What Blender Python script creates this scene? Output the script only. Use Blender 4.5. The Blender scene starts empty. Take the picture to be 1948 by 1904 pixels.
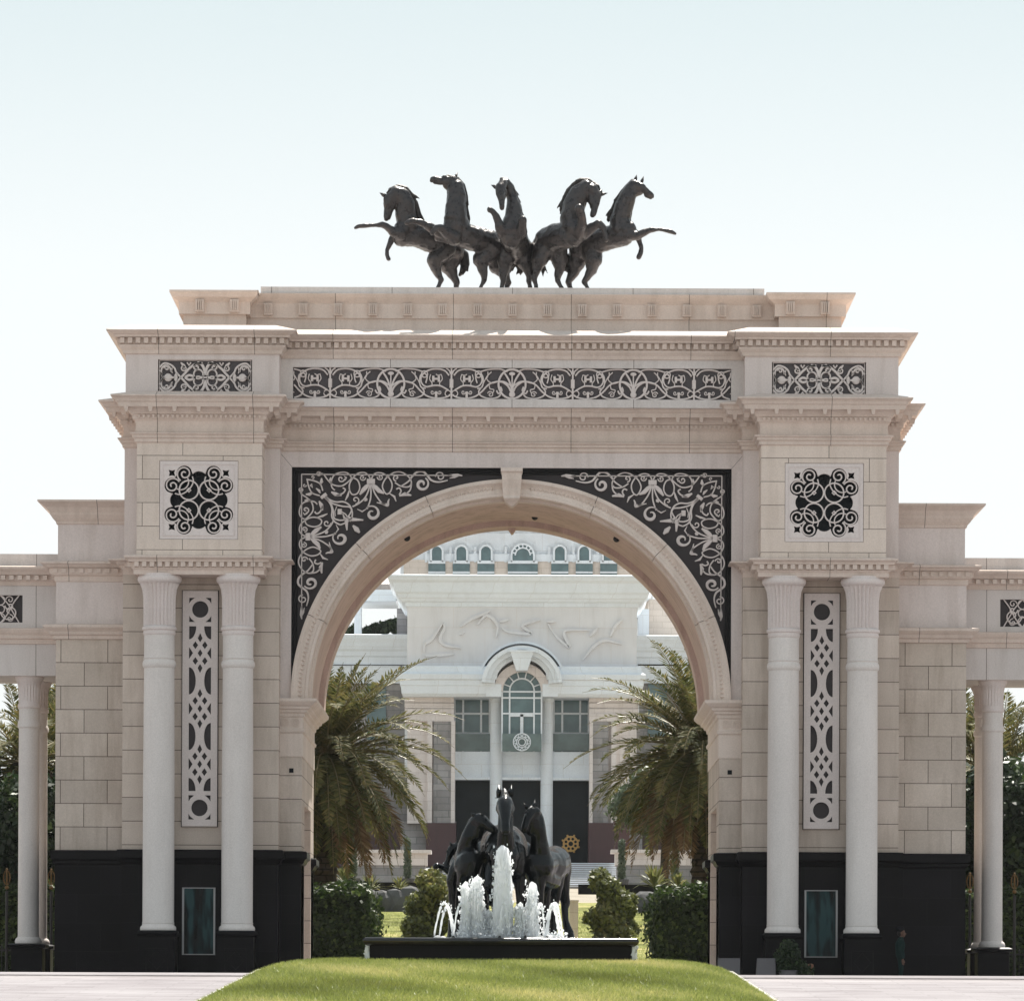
import bpy, bmesh, math, random
import numpy as np
from mathutils import Vector, Matrix
R=math.radians; pi=math.pi
random.seed(7); rng=np.random.default_rng(11)
# ---------------------------------------------------------------- camera, sky, sun, exposure
F=9000.0; XV=990.0; YH=1920.0; CAMX=0.345; TH=0.0042
scn=bpy.context.scene
C=bpy.data.collections.new('scene'); scn.collection.children.link(C)
cd=bpy.data.cameras.new('camera'); cam=bpy.data.objects.new('camera',cd); C.objects.link(cam)
cam.location=(CAMX,0,0)
cd.sensor_width=36; cd.lens=F/1948*36; cd.shift_x=-(XV-974)/1948; cd.shift_y=(YH-952)/1948
cd.clip_start=1; cd.clip_end=6000
cam.matrix_world=Matrix.Translation((CAMX,0,0))@Matrix.Rotation(R(90),4,'X')@Matrix.Rotation(TH,4,'Z')
scn.camera=cam
SUN_EL=56; SUN_AZ=14      # azimuth to the right of straight ahead (+Y)
w=bpy.data.worlds.new('World'); scn.world=w; w.use_nodes=True
nt=w.node_tree; bg=nt.nodes['Background']
sky=nt.nodes.new('ShaderNodeTexSky'); sky.sky_type='NISHITA'; sky.sun_disc=False
sky.sun_elevation=R(SUN_EL); sky.sun_rotation=R(SUN_AZ); sky.air_density=1.0; sky.dust_density=0.8; sky.ozone_density=1.2
hs=nt.nodes.new('ShaderNodeHueSaturation'); hs.inputs['Saturation'].default_value=0.30
nt.links.new(sky.outputs[0],hs.inputs['Color']); tcw=nt.nodes.new('ShaderNodeTexCoord'); sxw=nt.nodes.new('ShaderNodeSeparateXYZ'); nt.links.new(tcw.outputs['Generated'],sxw.inputs[0])
rw_=nt.nodes.new('ShaderNodeValToRGB'); e=rw_.color_ramp.elements
while len(e)<5: e.new(.5)
for q,(p_,c_) in zip(e,[(0,(.86,.90,.885)),(.10,(.93,.96,.95)),(.155,(.91,.955,.95)),(.212,(.70,.81,.82)),(1,(.56,.66,.74))]): q.position=p_; q.color=(*c_,1)
nt.links.new(sxw.outputs[2],rw_.inputs[0])
hz=nt.nodes.new('ShaderNodeVectorMath'); hz.operation='SCALE'; hz.inputs['Scale'].default_value=4.1; nt.links.new(rw_.outputs[0],hz.inputs[0])
mw=nt.nodes.new('ShaderNodeMix'); mw.data_type='RGBA'; mw.inputs[0].default_value=.88; nt.links.new(hs.outputs[0],mw.inputs[6]); nt.links.new(hz.outputs[0],mw.inputs[7])
nt.links.new(mw.outputs[2],bg.inputs[0]); bg.inputs[1].default_value=0.105
sl=bpy.data.lights.new('sun','SUN'); sl.energy=4.6; sl.angle=R(0.5); sl.color=(1,0.95,0.86)
so=bpy.data.objects.new('sun',sl); C.objects.link(so)
sd=Vector((math.sin(R(SUN_AZ))*math.cos(R(SUN_EL)),math.cos(R(SUN_AZ))*math.cos(R(SUN_EL)),math.sin(R(SUN_EL))))
so.rotation_euler=sd.to_track_quat('Z','Y').to_euler(); so.location=(30,200,80)
scn.view_settings.view_transform='Standard'; scn.view_settings.look='None'
scn.view_settings.exposure=1.12; scn.view_settings.gamma=1
# ---------------------------------------------------------------- helpers
def W(px,py,Y):
    dx=px-XV; dy=py-YH; X=dx+dy*TH; Z=dy-dx*TH
    return Vector((CAMX+X*Y/F,Y,-Z*Y/F))
def zz(py,Y): return (YH-py)*Y/F
def hx(h,Y): return h*Y/F
def tag(o,label=None,cat=None,group=None,kind=None):
    if label: o['label']=label
    if cat: o['category']=cat
    if group: o['group']=group
    if kind: o['kind']=kind
    return o
def empty(name,loc=(0,0,0),label=None,cat=None,group=None,parent=None):
    o=bpy.data.objects.new(name,None); C.objects.link(o); o.location=loc
    if parent: o.parent=parent; o.matrix_parent_inverse=Matrix.Translation(parent.location).inverted()
    return tag(o,label,cat,group)
class MB:
    def __init__(s): s.v=[]; s.f=[]
    def add(s,vs,fs):
        b=len(s.v); s.v+= [tuple(p) for p in vs]; s.f+=[tuple(i+b for i in f) for f in fs]
    def box(s,x0,x1,y0,y1,z0,z1):
        if x0>x1: x0,x1=x1,x0
        s.add([(x0,y0,z0),(x1,y0,z0),(x1,y1,z0),(x0,y1,z0),(x0,y0,z1),(x1,y0,z1),(x1,y1,z1),(x0,y1,z1)],
          [(0,3,2,1),(4,5,6,7),(0,1,5,4),(1,2,6,5),(2,3,7,6),(3,0,4,7)])
    def frus(s,cx,cy,z0,z1,a0,b0,a1,b1):   # tapered block, half sizes
        s.add([(cx-a0,cy-b0,z0),(cx+a0,cy-b0,z0),(cx+a0,cy+b0,z0),(cx-a0,cy+b0,z0),(cx-a1,cy-b1,z1),(cx+a1,cy-b1,z1),(cx+a1,cy+b1,z1),(cx-a1,cy+b1,z1)],
          [(0,3,2,1),(4,5,6,7),(0,1,5,4),(1,2,6,5),(2,3,7,6),(3,0,4,7)])
    def stack(s,x0,x1,y0,y1,prof):         # rectangular moulded block: prof=[(offset,z)...] bottom to top
        if x0>x1: x0,x1=x1,x0
        b=len(s.v)
        for o,z in prof: s.v+=[(x0-o,y0-o,z),(x1+o,y0-o,z),(x1+o,y1+o,z),(x0-o,y1+o,z)]
        n=len(prof)
        s.f.append((b,b+3,b+2,b+1)); t=b+4*(n-1); s.f.append((t,t+1,t+2,t+3))
        for i in range(n-1):
            p=b+4*i
            for k in range(4):
                q=(k+1)%4; s.f.append((p+k,p+q,p+4+q,p+4+k))
    def lathe(s,cx,cy,prof,n=40,flute=None):
        b=len(s.v)
        for r,z in prof:
            for k in range(n):
                a=2*pi*k/n; rr=r
                if flute and flute[0]<=z<=flute[1] and k%2: rr=r*flute[2]
                s.v.append((cx+rr*math.cos(a),cy+rr*math.sin(a),z))
        m=len(prof)
        for i in range(m-1):
            for k in range(n):
                q=(k+1)%n; s.f.append((b+i*n+k,b+i*n+q,b+(i+1)*n+q,b+(i+1)*n+k))
        s.f.append(tuple(b+k for k in range(n))[::-1]); s.f.append(tuple(b+(m-1)*n+k for k in range(n)))
    def tube(s,pts,rs,n=8):
        b=len(s.v); pts=[Vector(p) for p in pts]; m=len(pts)
        if not hasattr(rs,'__len__'): rs=[rs]*m
        for i in range(m):
            t=(pts[min(i+1,m-1)]-pts[max(i-1,0)]).normalized()
            u=t.cross(Vector((0.13,0.31,0.94)) if abs(t.z)<.9 else Vector((1,0.1,0))).normalized(); v=t.cross(u)
            for k in range(n):
                a=2*pi*k/n; s.v.append(tuple(pts[i]+(u*math.cos(a)+v*math.sin(a))*rs[i]))
        for i in range(m-1):
            for k in range(n):
                q=(k+1)%n; s.f.append((b+i*n+k,b+i*n+q,b+(i+1)*n+q,b+(i+1)*n+k))
        s.f.append(tuple(b+k for k in range(n))[::-1]); s.f.append(tuple(b+(m-1)*n+k for k in range(n)))
    def ball(s,c,rx,ry=None,rz=None,n=8,m=6):
        ry=ry or rx; rz=rz or rx; b=len(s.v)
        for i in range(1,m):
            for k in range(n):
                a=2*pi*k/n; t=pi*i/m; s.v.append((c[0]+rx*math.sin(t)*math.cos(a),c[1]+ry*math.sin(t)*math.sin(a),c[2]-rz*math.cos(t)))
        s.v+=[(c[0],c[1],c[2]-rz),(c[0],c[1],c[2]+rz)]; B=len(s.v)-2
        for i in range(m-2):
            for k in range(n):
                q=(k+1)%n; s.f.append((b+i*n+k,b+i*n+q,b+(i+1)*n+q,b+(i+1)*n+k))
        for k in range(n):
            q=(k+1)%n; s.f.append((B,b+q,b+k)); s.f.append((B+1,b+(m-2)*n+k,b+(m-2)*n+q))
    def ribbon(s,pts,w,y,th,closed=False,taper=False):   # flat band in the XZ plane, front at y, thickness th
        n=len(pts); b=len(s.v)
        for i,(x,z) in enumerate(pts):
            if closed: a=pts[(i-1)%n]; c=pts[(i+1)%n]
            else: a=pts[max(i-1,0)]; c=pts[min(i+1,n-1)]
            dx,dz=c[0]-a[0],c[1]-a[1]; L=math.hypot(dx,dz) or 1
            ww=w[i] if hasattr(w,'__len__') else w
            if taper: ww=w*(0.35+0.65*math.sin(pi*min(1,max(0,i/(n-1)))) )
            nx,nz=-dz/L*ww/2,dx/L*ww/2
            s.v+=[(x+nx,y+th,z+nz),(x+nx*.8,y,z+nz*.8),(x-nx*.8,y,z-nz*.8),(x-nx,y+th,z-nz)]
        for i in range(n if closed else n-1):
            p=b+4*i; q=b+4*((i+1)%n)
            for k in range(3): s.f.append((p+k,p+k+1,q+k+1,q+k))
        if not closed: s.f.append((b,b+3,b+2,b+1)); e=b+4*(n-1); s.f.append((e,e+1,e+2,e+3))
    def build(s,name,mat,parent=None,smooth=False,label=None):
        me=bpy.data.meshes.new(name); me.from_pydata(s.v,[],s.f); me.update()
        bm=bmesh.new(); bm.from_mesh(me); bmesh.ops.recalc_face_normals(bm,faces=bm.faces)
        bm.to_mesh(me); bm.free()
        if mat: me.materials.append(mat)
        if smooth:
            me.polygons.foreach_set('use_smooth',[True]*len(me.polygons))
            if smooth!='all':
                try: me.set_sharp_from_angle(angle=R(38))
                except Exception: pass
        o=bpy.data.objects.new(name,me); C.objects.link(o)
        if parent: o.parent=parent; o.matrix_parent_inverse=Matrix.Translation(parent.location).inverted() if not parent.parent else Matrix.Identity(4)
        if label: o['label']=label
        return o
def fastmesh(name,V,Fc,mat,parent=None,rand=None,mats=None,midx=None):
    """V (n,3) verts, Fc (m,k) faces as numpy arrays"""
    me=bpy.data.meshes.new(name); V=np.asarray(V,dtype=np.float32); Fc=np.asarray(Fc,dtype=np.int32); k=Fc.shape[1]
    me.vertices.add(len(V)); me.vertices.foreach_set('co',V.ravel())
    me.loops.add(Fc.size); me.loops.foreach_set('vertex_index',Fc.ravel())
    me.polygons.add(len(Fc)); me.polygons.foreach_set('loop_start',np.arange(0,Fc.size,k,dtype=np.int32))
    me.update(calc_edges=True)
    if rand is not None:
        a=me.attributes.new('rnd','FLOAT','FACE'); a.data.foreach_set('value',np.asarray(rand,dtype=np.float32))
    me.materials.append(mat)
    if mats:
        for mm in mats: me.materials.append(mm)
        me.polygons.foreach_set('material_index',np.asarray(midx,dtype=np.int32))
    o=bpy.data.objects.new(name,me); C.objects.link(o)
    if parent: o.parent=parent; o.matrix_parent_inverse=Matrix.Translation(parent.location).inverted() if not parent.parent else Matrix.Identity(4)
    return o
def copy_tree(o,parent=None):
    c=o.copy(); C.objects.link(c)
    if parent: c.parent=parent
    for ch in [q for q in bpy.data.objects if q.parent==o]: copy_tree(ch,c)
    return c
def crm(pts,k=6,closed=False):   # smooth curve through points
    n=len(pts); out=[]
    for i in range(n if closed else n-1):
        g=lambda j: pts[j%n] if closed else pts[min(max(j,0),n-1)]
        p0,p1,p2,p3=g(i-1),g(i),g(i+1),g(i+2)
        for q in range(k):
            t=q/k
            out.append(tuple(0.5*((2*b)+(-a+c)*t+(2*a-5*b+4*c-d)*t*t+(-a+3*b-3*c+d)*t**3) for a,b,c,d in zip(p0,p1,p2,p3)))
    if not closed: out.append(tuple(pts[-1]))
    return out
def circ(cx,cy,r,n=28,a0=0,a1=360,ry=None):
    ry=ry or r; m=n if a1-a0>=360 else n+1
    return [(cx+r*math.cos(R(a0+(a1-a0)*i/n)),cy+ry*math.sin(R(a0+(a1-a0)*i/n))) for i in range(m)]
def spiral(cx,cy,r,a0,turns,sgn=1,n=26,r1=0.12):
    return [(cx+r*(1-(1-r1)*i/n)*math.cos(R(a0)+sgn*2*pi*turns*i/n),cy+r*(1-(1-r1)*i/n)*math.sin(R(a0)+sgn*2*pi*turns*i/n)) for i in range(n+1)]
def slab_with_holes(name,outer,holes,y,th,mat,parent):
    cu=bpy.data.curves.new(name,'CURVE'); cu.dimensions='2D'; cu.fill_mode='BOTH'; cu.extrude=th/2
    for loop in [outer]+holes:
        sp=cu.splines.new('POLY'); sp.points.add(len(loop)-1)
        for p,(x,z) in zip(sp.points,loop): p.co=(x,z,0,1)
        sp.use_cyclic_u=True
    t=bpy.data.objects.new('tmp',cu); C.objects.link(t)
    dg=bpy.context.evaluated_depsgraph_get(); me=bpy.data.meshes.new_from_object(t.evaluated_get(dg))
    bpy.data.objects.remove(t); bpy.data.curves.remove(cu)
    me.transform(Matrix.Translation((0,y+th/2,0))@Matrix.Rotation(R(90),4,'X')); me.materials.clear(); me.materials.append(mat); me.name=name
    o=bpy.data.objects.new(name,me); C.objects.link(o)
    if parent: o.parent=parent; o.matrix_parent_inverse=Matrix.Translation(parent.location).inverted() if not parent.parent else Matrix.Identity(4)
    return o
# ---------------------------------------------------------------- materials
def newmat(name,col=(.5,.5,.5),rough=.8,spec=.3,metal=0):
    m=bpy.data.materials.new(name); m.use_nodes=True; b=m.node_tree.nodes['Principled BSDF']
    b.inputs['Base Color'].default_value=(*col,1); b.inputs['Roughness'].default_value=rough
    b.inputs['Specular IOR Level'].default_value=spec; b.inputs['Metallic'].default_value=metal
    return m,m.node_tree,b
def N(nt,t,**k):
    n=nt.nodes.new(t)
    for a,b in k.items(): setattr(n,a,b)
    return n
def noise(nt,vec,scale,detail=4,rough=.55):
    n=N(nt,'ShaderNodeTexNoise'); n.inputs['Scale'].default_value=scale; n.inputs['Detail'].default_value=detail; n.inputs['Roughness'].default_value=rough
    if vec: nt.links.new(vec,n.inputs['Vector'])
    return n.outputs['Fac']
def ramp(nt,fac,stops):
    r=N(nt,'ShaderNodeValToRGB'); e=r.color_ramp.elements
    while len(e)<len(stops): e.new(.5)
    for x,(p,c) in zip(e,stops): x.position=p; x.color=(*c,1) if hasattr(c,'__len__') else (c,c,c,1)
    nt.links.new(fac,r.inputs[0]); return r.outputs[0]
def mixc(nt,fac,a,b,mode='MIX'):
    m=N(nt,'ShaderNodeMix',data_type='RGBA',blend_type=mode)
    for s,v in ((0,fac),(6,a),(7,b)):
        if isinstance(v,bpy.types.NodeSocket): nt.links.new(v,m.inputs[s])
        elif s==0: m.inputs[0].default_value=v
        else: m.inputs[s].default_value=(*v,1)
    return m.outputs[2]
def bump(nt,b,h,strength,dist):
    n=N(nt,'ShaderNodeBump'); n.inputs['Strength'].default_value=strength; n.inputs['Distance'].default_value=dist
    nt.links.new(h,n.inputs['Height']); nt.links.new(n.outputs[0],b.inputs['Normal'])
def stone(name,col,bw=0,bh=0,x0=0,z0=0,off=.5,mortar=.012,mcol=(.16,.13,.11),rough=.85,var=.10,spec=.25,stain=.25,usey=1):
    m,nt,b=newmat(name,col,rough,spec)
    tc=N(nt,'ShaderNodeTexCoord').outputs['Object']
    c2=tuple(x*(1-var) for x in col)
    if bw:
        sx=N(nt,'ShaderNodeSeparateXYZ'); nt.links.new(tc,sx.inputs[0])
        ad=N(nt,'ShaderNodeMath',operation='ADD'); nt.links.new(sx.outputs[0],ad.inputs[0])
        if usey: nt.links.new(sx.outputs[1],ad.inputs[1])
        else: ad.inputs[1].default_value=0
        a2=N(nt,'ShaderNodeMath',operation='ADD'); nt.links.new(ad.outputs[0],a2.inputs[0]); a2.inputs[1].default_value=-x0+bw*200
        a3=N(nt,'ShaderNodeMath',operation='ADD'); nt.links.new(sx.outputs[2],a3.inputs[0]); a3.inputs[1].default_value=-z0+bh*100
        cb=N(nt,'ShaderNodeCombineXYZ'); nt.links.new(a2.outputs[0],cb.inputs[0]); nt.links.new(a3.outputs[0],cb.inputs[1])
        br=N(nt,'ShaderNodeTexBrick'); br.offset=off; br.inputs['Scale'].default_value=1
        nt.links.new(cb.outputs[0],br.inputs['Vector'])
        br.inputs['Brick Width'].default_value=bw; br.inputs['Row Height'].default_value=bh
        br.inputs['Mortar Size'].default_value=mortar; br.inputs['Mortar Smooth'].default_value=.25; br.inputs['Bias'].default_value=0
        br.inputs['Color1'].default_value=(*col,1); br.inputs['Color2'].default_value=(*c2,1); br.inputs['Mortar'].default_value=(*mcol,1)
        base=br.outputs['Color']; fac=br.outputs['Fac']
    else: base=col; fac=None
    big=noise(nt,tc,.45,5,.6); fine=noise(nt,tc,22,4,.7)
    mp=N(nt,'ShaderNodeMapping'); mp.inputs['Scale'].default_value=(1.6,1.6,.22); nt.links.new(tc,mp.inputs[0]); streak=noise(nt,mp.outputs[0],1.6,5,.6)
    c=mixc(nt,1.0,base,ramp(nt,big,[(.3,(1-var,1-var*1.05,1-var*1.2)),(.7,(1.03,1.03,1.02))]),'MULTIPLY')
    c=mixc(nt,stain,c,ramp(nt,streak,[(.35,(.62,.58,.54)),(.52,(1,1,1))]),'MULTIPLY')
    c=mixc(nt,1.0,c,ramp(nt,fine,[(.25,(.86,.86,.86)),(.75,(1.08,1.08,1.08))]),'MULTIPLY')
    nt.links.new(c,b.inputs['Base Color'])
    if fac is not None:
        sb=N(nt,'ShaderNodeMath',operation='MULTIPLY_ADD'); nt.links.new(fac,sb.inputs[0]); sb.inputs[1].default_value=-1.2; nt.links.new(fine,sb.inputs[2])
        bump(nt,b,sb.outputs[0],.35,.02)
    else: bump(nt,b,fine,.25,.02)
    return m
LIME=(0.750,0.630,0.563)
M={}
M['blocks']=stone('limestone_blocks',(0.670,0.575,0.507),1.49,.745,-13.0,zz(1219,150.3),.5,.013,var=.17,stain=.4)
M['blocks_b']=stone('limestone_courses',(0.680,0.580,0.511),40,.745,0,zz(1095,149)-.32,.0,.013,var=.17,stain=.4)
M['blocks_a']=stone('limestone_panel_blocks',(0.750,0.640,0.567),2.52,1.47/2,0,zz(1059.5,147.6)+.18,.5,.011,var=.08)
M['mould']=stone('limestone_moulding',LIME,3.75,400,1.87,-100,0,.010,usey=0)
M['mould2']=stone('limestone_tower_moulding',LIME,3.0,400,.95,-100,0,.010,usey=0)
M['plain']=stone('limestone_plain_sky_tint',(0.710,0.627,0.601),var=.07)  # same limestone, cool sky light on upright walls mixed into its colour
M['frieze']=stone('limestone_frieze_sky_tint',(.73,.675,.655),3.83,400,0,-100,0,.010,usey=0)  # greyer than the mouldings: sky light painted into the base colour
M['col']=stone('column_stone',(0.720,0.667,0.640),var=.05,stain=.12)
M['carve']=stone('carved_stone',(0.727,0.652,0.630),var=.05,stain=.1)
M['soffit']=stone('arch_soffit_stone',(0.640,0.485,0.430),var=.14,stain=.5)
M['arch']=stone('arch_ring_stone',(0.740,0.630,0.563),var=.1)
M['white_stone']=stone('white_facade_stone',(.82,.86,.91),2.6,1.3,0,0,.5,.012,mcol=(.66,.66,.66),var=.04,stain=.1)
M['pinkstone']=stone('pink_facade_stone',(.78,.71,.69),1.2,.6,0,0,.5,.015,mcol=(.6,.53,.5),var=.08)
M['greystone']=stone('grey_split_stone',(.42,.40,.41),1.5,.42,0,0,.5,.03,mcol=(.25,.25,.26),var=.3)
M['tanbrick']=stone('tan_brick',(.78,.68,.61),1.2,.4,0,0,.5,.03,mcol=(.66,.57,.5),var=.1)
M['maroon']=stone('maroon_granite',(.07,.028,.032),var=.2,rough=.4,spec=.5)
M['granite']=stone('dark_granite',(.007,.0055,.008),1.5,.9,0,0,.5,.008,mcol=(.012,.011,.013),rough=.42,var=.5,spec=.12,stain=.2)
M['panel_dark'],_,_=newmat('dark_bronze_panel',(.036,.029,.031),.55,.3)
M['void'],_,_=newmat('shadowed_void',(.004,.006,.009),.6,.2)
M['gold'],_,_=newmat('gilded_metal',(.14,.085,.035),.5,.4,.7)
M['iron'],_,_=newmat('black_iron',(.012,.012,.013),.5,.4)
M['alu'],_,_=newmat('grey_aluminium_frame',(.30,.30,.30),.4,.5,.6)
def glass(name,col,rough=.06,spec=.6):
    m,nt,b=newmat(name,col,rough,spec); tc=N(nt,'ShaderNodeTexCoord').outputs['Object']
    c=ramp(nt,noise(nt,tc,1.3,2),[(.35,tuple(x*.85 for x in col)),(.65,tuple(x*1.15 for x in col))]); nt.links.new(c,b.inputs['Base Color']); return m
m,nt,b=newmat('dark_booth_glass',(.006,.016,.018),.2,.12); tcg=N(nt,'ShaderNodeTexCoord').outputs['Object']; mpg=N(nt,'ShaderNodeMapping'); mpg.inputs['Scale'].default_value=(2.6,1,.5); nt.links.new(tcg,mpg.inputs[0])
nt.links.new(ramp(nt,noise(nt,mpg.outputs[0],1.5,2,.5),[(.38,(.001,.003,.004)),(.5,(.004,.018,.02)),(.62,(.02,.06,.065))]),b.inputs['Base Color']); M['glass']=m
M['tealglass']=glass('teal_facade_glass',(.095,.155,.165),.12)
M['railglass']=glass('green_rail_glass',(.12,.17,.165),.1)
def bronze(name,col,rough,bs,metal=.55,bst=.5,spec=.5):
    m,nt,b=newmat(name,col,rough,spec,metal); tc=N(nt,'ShaderNodeTexCoord').outputs['Object']
    n=noise(nt,tc,6,5,.6)
    if metal>0: c=ramp(nt,n,[(.3,tuple(x*.7 for x in col)),(.5,col),(.72,(col[0]*1.4+.006,col[1]*1.3+.004,col[2]*1.2+.002))]); nt.links.new(c,b.inputs['Base Color'])
    nt.links.new(ramp(nt,n,[(.3,rough*.7),(.7,rough*1.25)]),b.inputs['Roughness'])
    bump(nt,b,noise(nt,tc,bs,4,.6),bst,.05); return m
M['bronze']=bronze('weathered_bronze',(.054,.049,.050),.32,9,.6,.4)
M['blackbronze']=bronze('polished_black_bronze',(.003,.004,.005),.20,5,.0,.08,.26)
M['mane']=bronze('bronze_hair',(.030,.026,.025),.55,16)
def leafmat(name,c1,c2,c3,trans=.35,rough=.5):
    m,nt,b=newmat(name,c1,rough,.35)
    at=N(nt,'ShaderNodeAttribute',attribute_name='rnd')
    c=ramp(nt,at.outputs['Fac'],[(0,c1),(.55,c2),(1,c3)]); nt.links.new(c,b.inputs['Base Color'])
    tr=N(nt,'ShaderNodeBsdfTranslucent'); nt.links.new(c,tr.inputs[0]); mx=N(nt,'ShaderNodeMixShader'); mx.inputs[0].default_value=trans
    nt.links.new(b.outputs[0],mx.inputs[1]); nt.links.new(tr.outputs[0],mx.inputs[2]); nt.links.new(mx.outputs[0],nt.nodes['Material Output'].inputs[0])
    return m
M['hedge']=leafmat('hedge_leaves',(.014,.026,.008),(.035,.06,.015),(.10,.14,.035))
M['bush']=leafmat('olive_bush_leaves',(0.065,0.078,0.024),(.14,.15,.045),(.23,.20,.08))
M['olive']=leafmat('grey_green_leaves',(.06,.085,.05),(.11,.14,.09),(.17,.19,.13),.3)
M['darkleaf']=leafmat('dark_tree_leaves',(.008,.018,.008),(.018,.035,.014),(.05,.08,.025),.25)
M['frond']=leafmat('palm_leaflets',(.045,.055,.018),(.095,.10,.032),(.19,.155,.06),.35,.75)
M['dryfrond']=leafmat('dry_palm_leaflets',(.09,.055,.028),(.17,.10,.05),(.26,.18,.10),.3,.6)
M['grassblade']=leafmat('grass_blades',(.13,.15,.035),(.26,.30,.08),(.52,.47,.20),.35)
M['bark']=stone('palm_bark',(.075,.055,.04),.35,.22,0,0,.5,.03,mcol=(.02,.015,.01),var=.4)
M['rock']=stone('grey_rock',(.10,.10,.105),var=.4,stain=.4)
M['skin'],_,_=newmat('skin',(.12,.065,.045),.6)
M['cloth'],_,_=newmat('dark_green_cloth',(.010,.024,.022),.9,.1)
M['hair'],_,_=newmat('black_hair',(.006,.005,.005),.6)
# water foam
m,nt,b=newmat('white_water',(.96,.97,.98),.35,.4); tr=N(nt,'ShaderNodeBsdfTranslucent'); tr.inputs[0].default_value=(.98,.99,1,1)
mx=N(nt,'ShaderNodeMixShader'); mx.inputs[0].default_value=.78; nt.links.new(b.outputs[0],mx.inputs[1]); nt.links.new(tr.outputs[0],mx.inputs[2]); nt.links.new(mx.outputs[0],nt.nodes['Material Output'].inputs[0])
tc=N(nt,'ShaderNodeTexCoord').outputs['Object']; mp=N(nt,'ShaderNodeMapping'); mp.inputs['Scale'].default_value=(1,1,.35); nt.links.new(tc,mp.inputs[0]); bump(nt,b,noise(nt,mp.outputs[0],14,5,.7),.35,.05)
M['water']=m
M['poolwater'],_,_=newmat('pool_water',(.05,.07,.08),.05,.5)

M['goldflat'],_,_=newmat('gold_paint',(.70,.42,.14),.5,.5,.2)
M['doorglass']=glass('dark_door_glass',(.010,.015,.019),.3,.12)
M['greystep']=stone('grey_steps',(.34,.32,.32),var=.1)
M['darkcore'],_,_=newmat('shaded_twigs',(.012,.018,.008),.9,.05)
M['stem'],_,_=newmat('palm_stem',(.16,.13,.06),.45,.4)

M['granite_wet'],_,_=newmat('wet_black_granite',(.014,.012,.012),.18,.5)
M['blackmane']=bronze('black_bronze_hair',(.010,.012,.013),.4,14)
M['cloth2'],_,_=newmat('black_beret_cloth',(.008,.008,.010),.9,.1)
M['shadegrey'],_,_=newmat('grey_precast',(.16,.15,.155),.8,.2)
M['copper'],_,_=newmat('copper_paint',(.22,.10,.06),.45,.4,.3)
M['relief']=stone('blush_carved_stone',(.79,.775,.79),4.0,2.2,0,0,.5,.01,mcol=(.7,.64,.61),var=.05,stain=.15)

M['blk']=stone('limestone_block',(0.707,0.600,0.567),var=.05)

M['panel_grey'],_,_=newmat('grey_panel_backing',(.085,.075,.08),.6,.3)
# ================================================================ GATE
YA,YB,YD,YC,YU,YG=147.6,149.0,149.8,150.3,148.0,148.93
GZ=0.75
gate=empty('triumphal_gate',(0,YD,GZ),'monumental pale limestone gate with one great round arch, paired columns and dark granite base','gate')
def prof(pts,Y):     # (offset px, py) measured on wall plane Y -> metres
    return [(o/60.0,zz(py,Y-o/60.0)) for o,py in pts]
def zprof(pts,Y): return prof(pts,Y)
PM=zprof([(0,845.5),(4,843),(4,837),(8,834.5),(8,830),(12,828),(13,825.5),(3,824.5),(2,813),(3,804),(6,800),(8,799.5),(8,792),(11,790),(13,786),(18,780.5),(26,777),(32,776),(34,768),(37,765.5),(39,760.5),(43,757),(46,755.5),(46,752.8),(10,748),(0,747)],YA)
PT=zprof([(0,676.5),(4,675.5),(6,669),(10,664),(12,661),(12,658.5),(8,657.5),(8,644.5),(20,643.5),(21,639.5),(26,637),(31,633),(34,631.5),(34,629),],YU)
ztop=zz(620.5,YU+.05); zt2=zz(629,YU-.57)
PT+= [(-.12,ztop),(-.3,ztop)]
def side(s,a,b): return (min(s*a,s*b),max(s*a,s*b))
def dentils(mb,x0,x1,yf,sp,wd,z0,z1,dep,yside=None,sgn=(0,0)):
    n=max(1,int(round((x1-x0)/sp))); st=(x1-x0)/n
    for i in range(n):
        c=x0+(i+.5)*st; mb.box(c-wd/2,c+wd/2,yf-dep,yf+.06,z0,z1)
    if yside:
        n=int((yside-yf)/sp)
        for xs,sg in sgn:
            for i in range(n):
                c=yf+(i+.5)*sp; mb.box(xs-.06*sg,xs+dep*sg,c-wd/2,c+wd/2,z0,z1)
DEP=157.9
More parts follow.
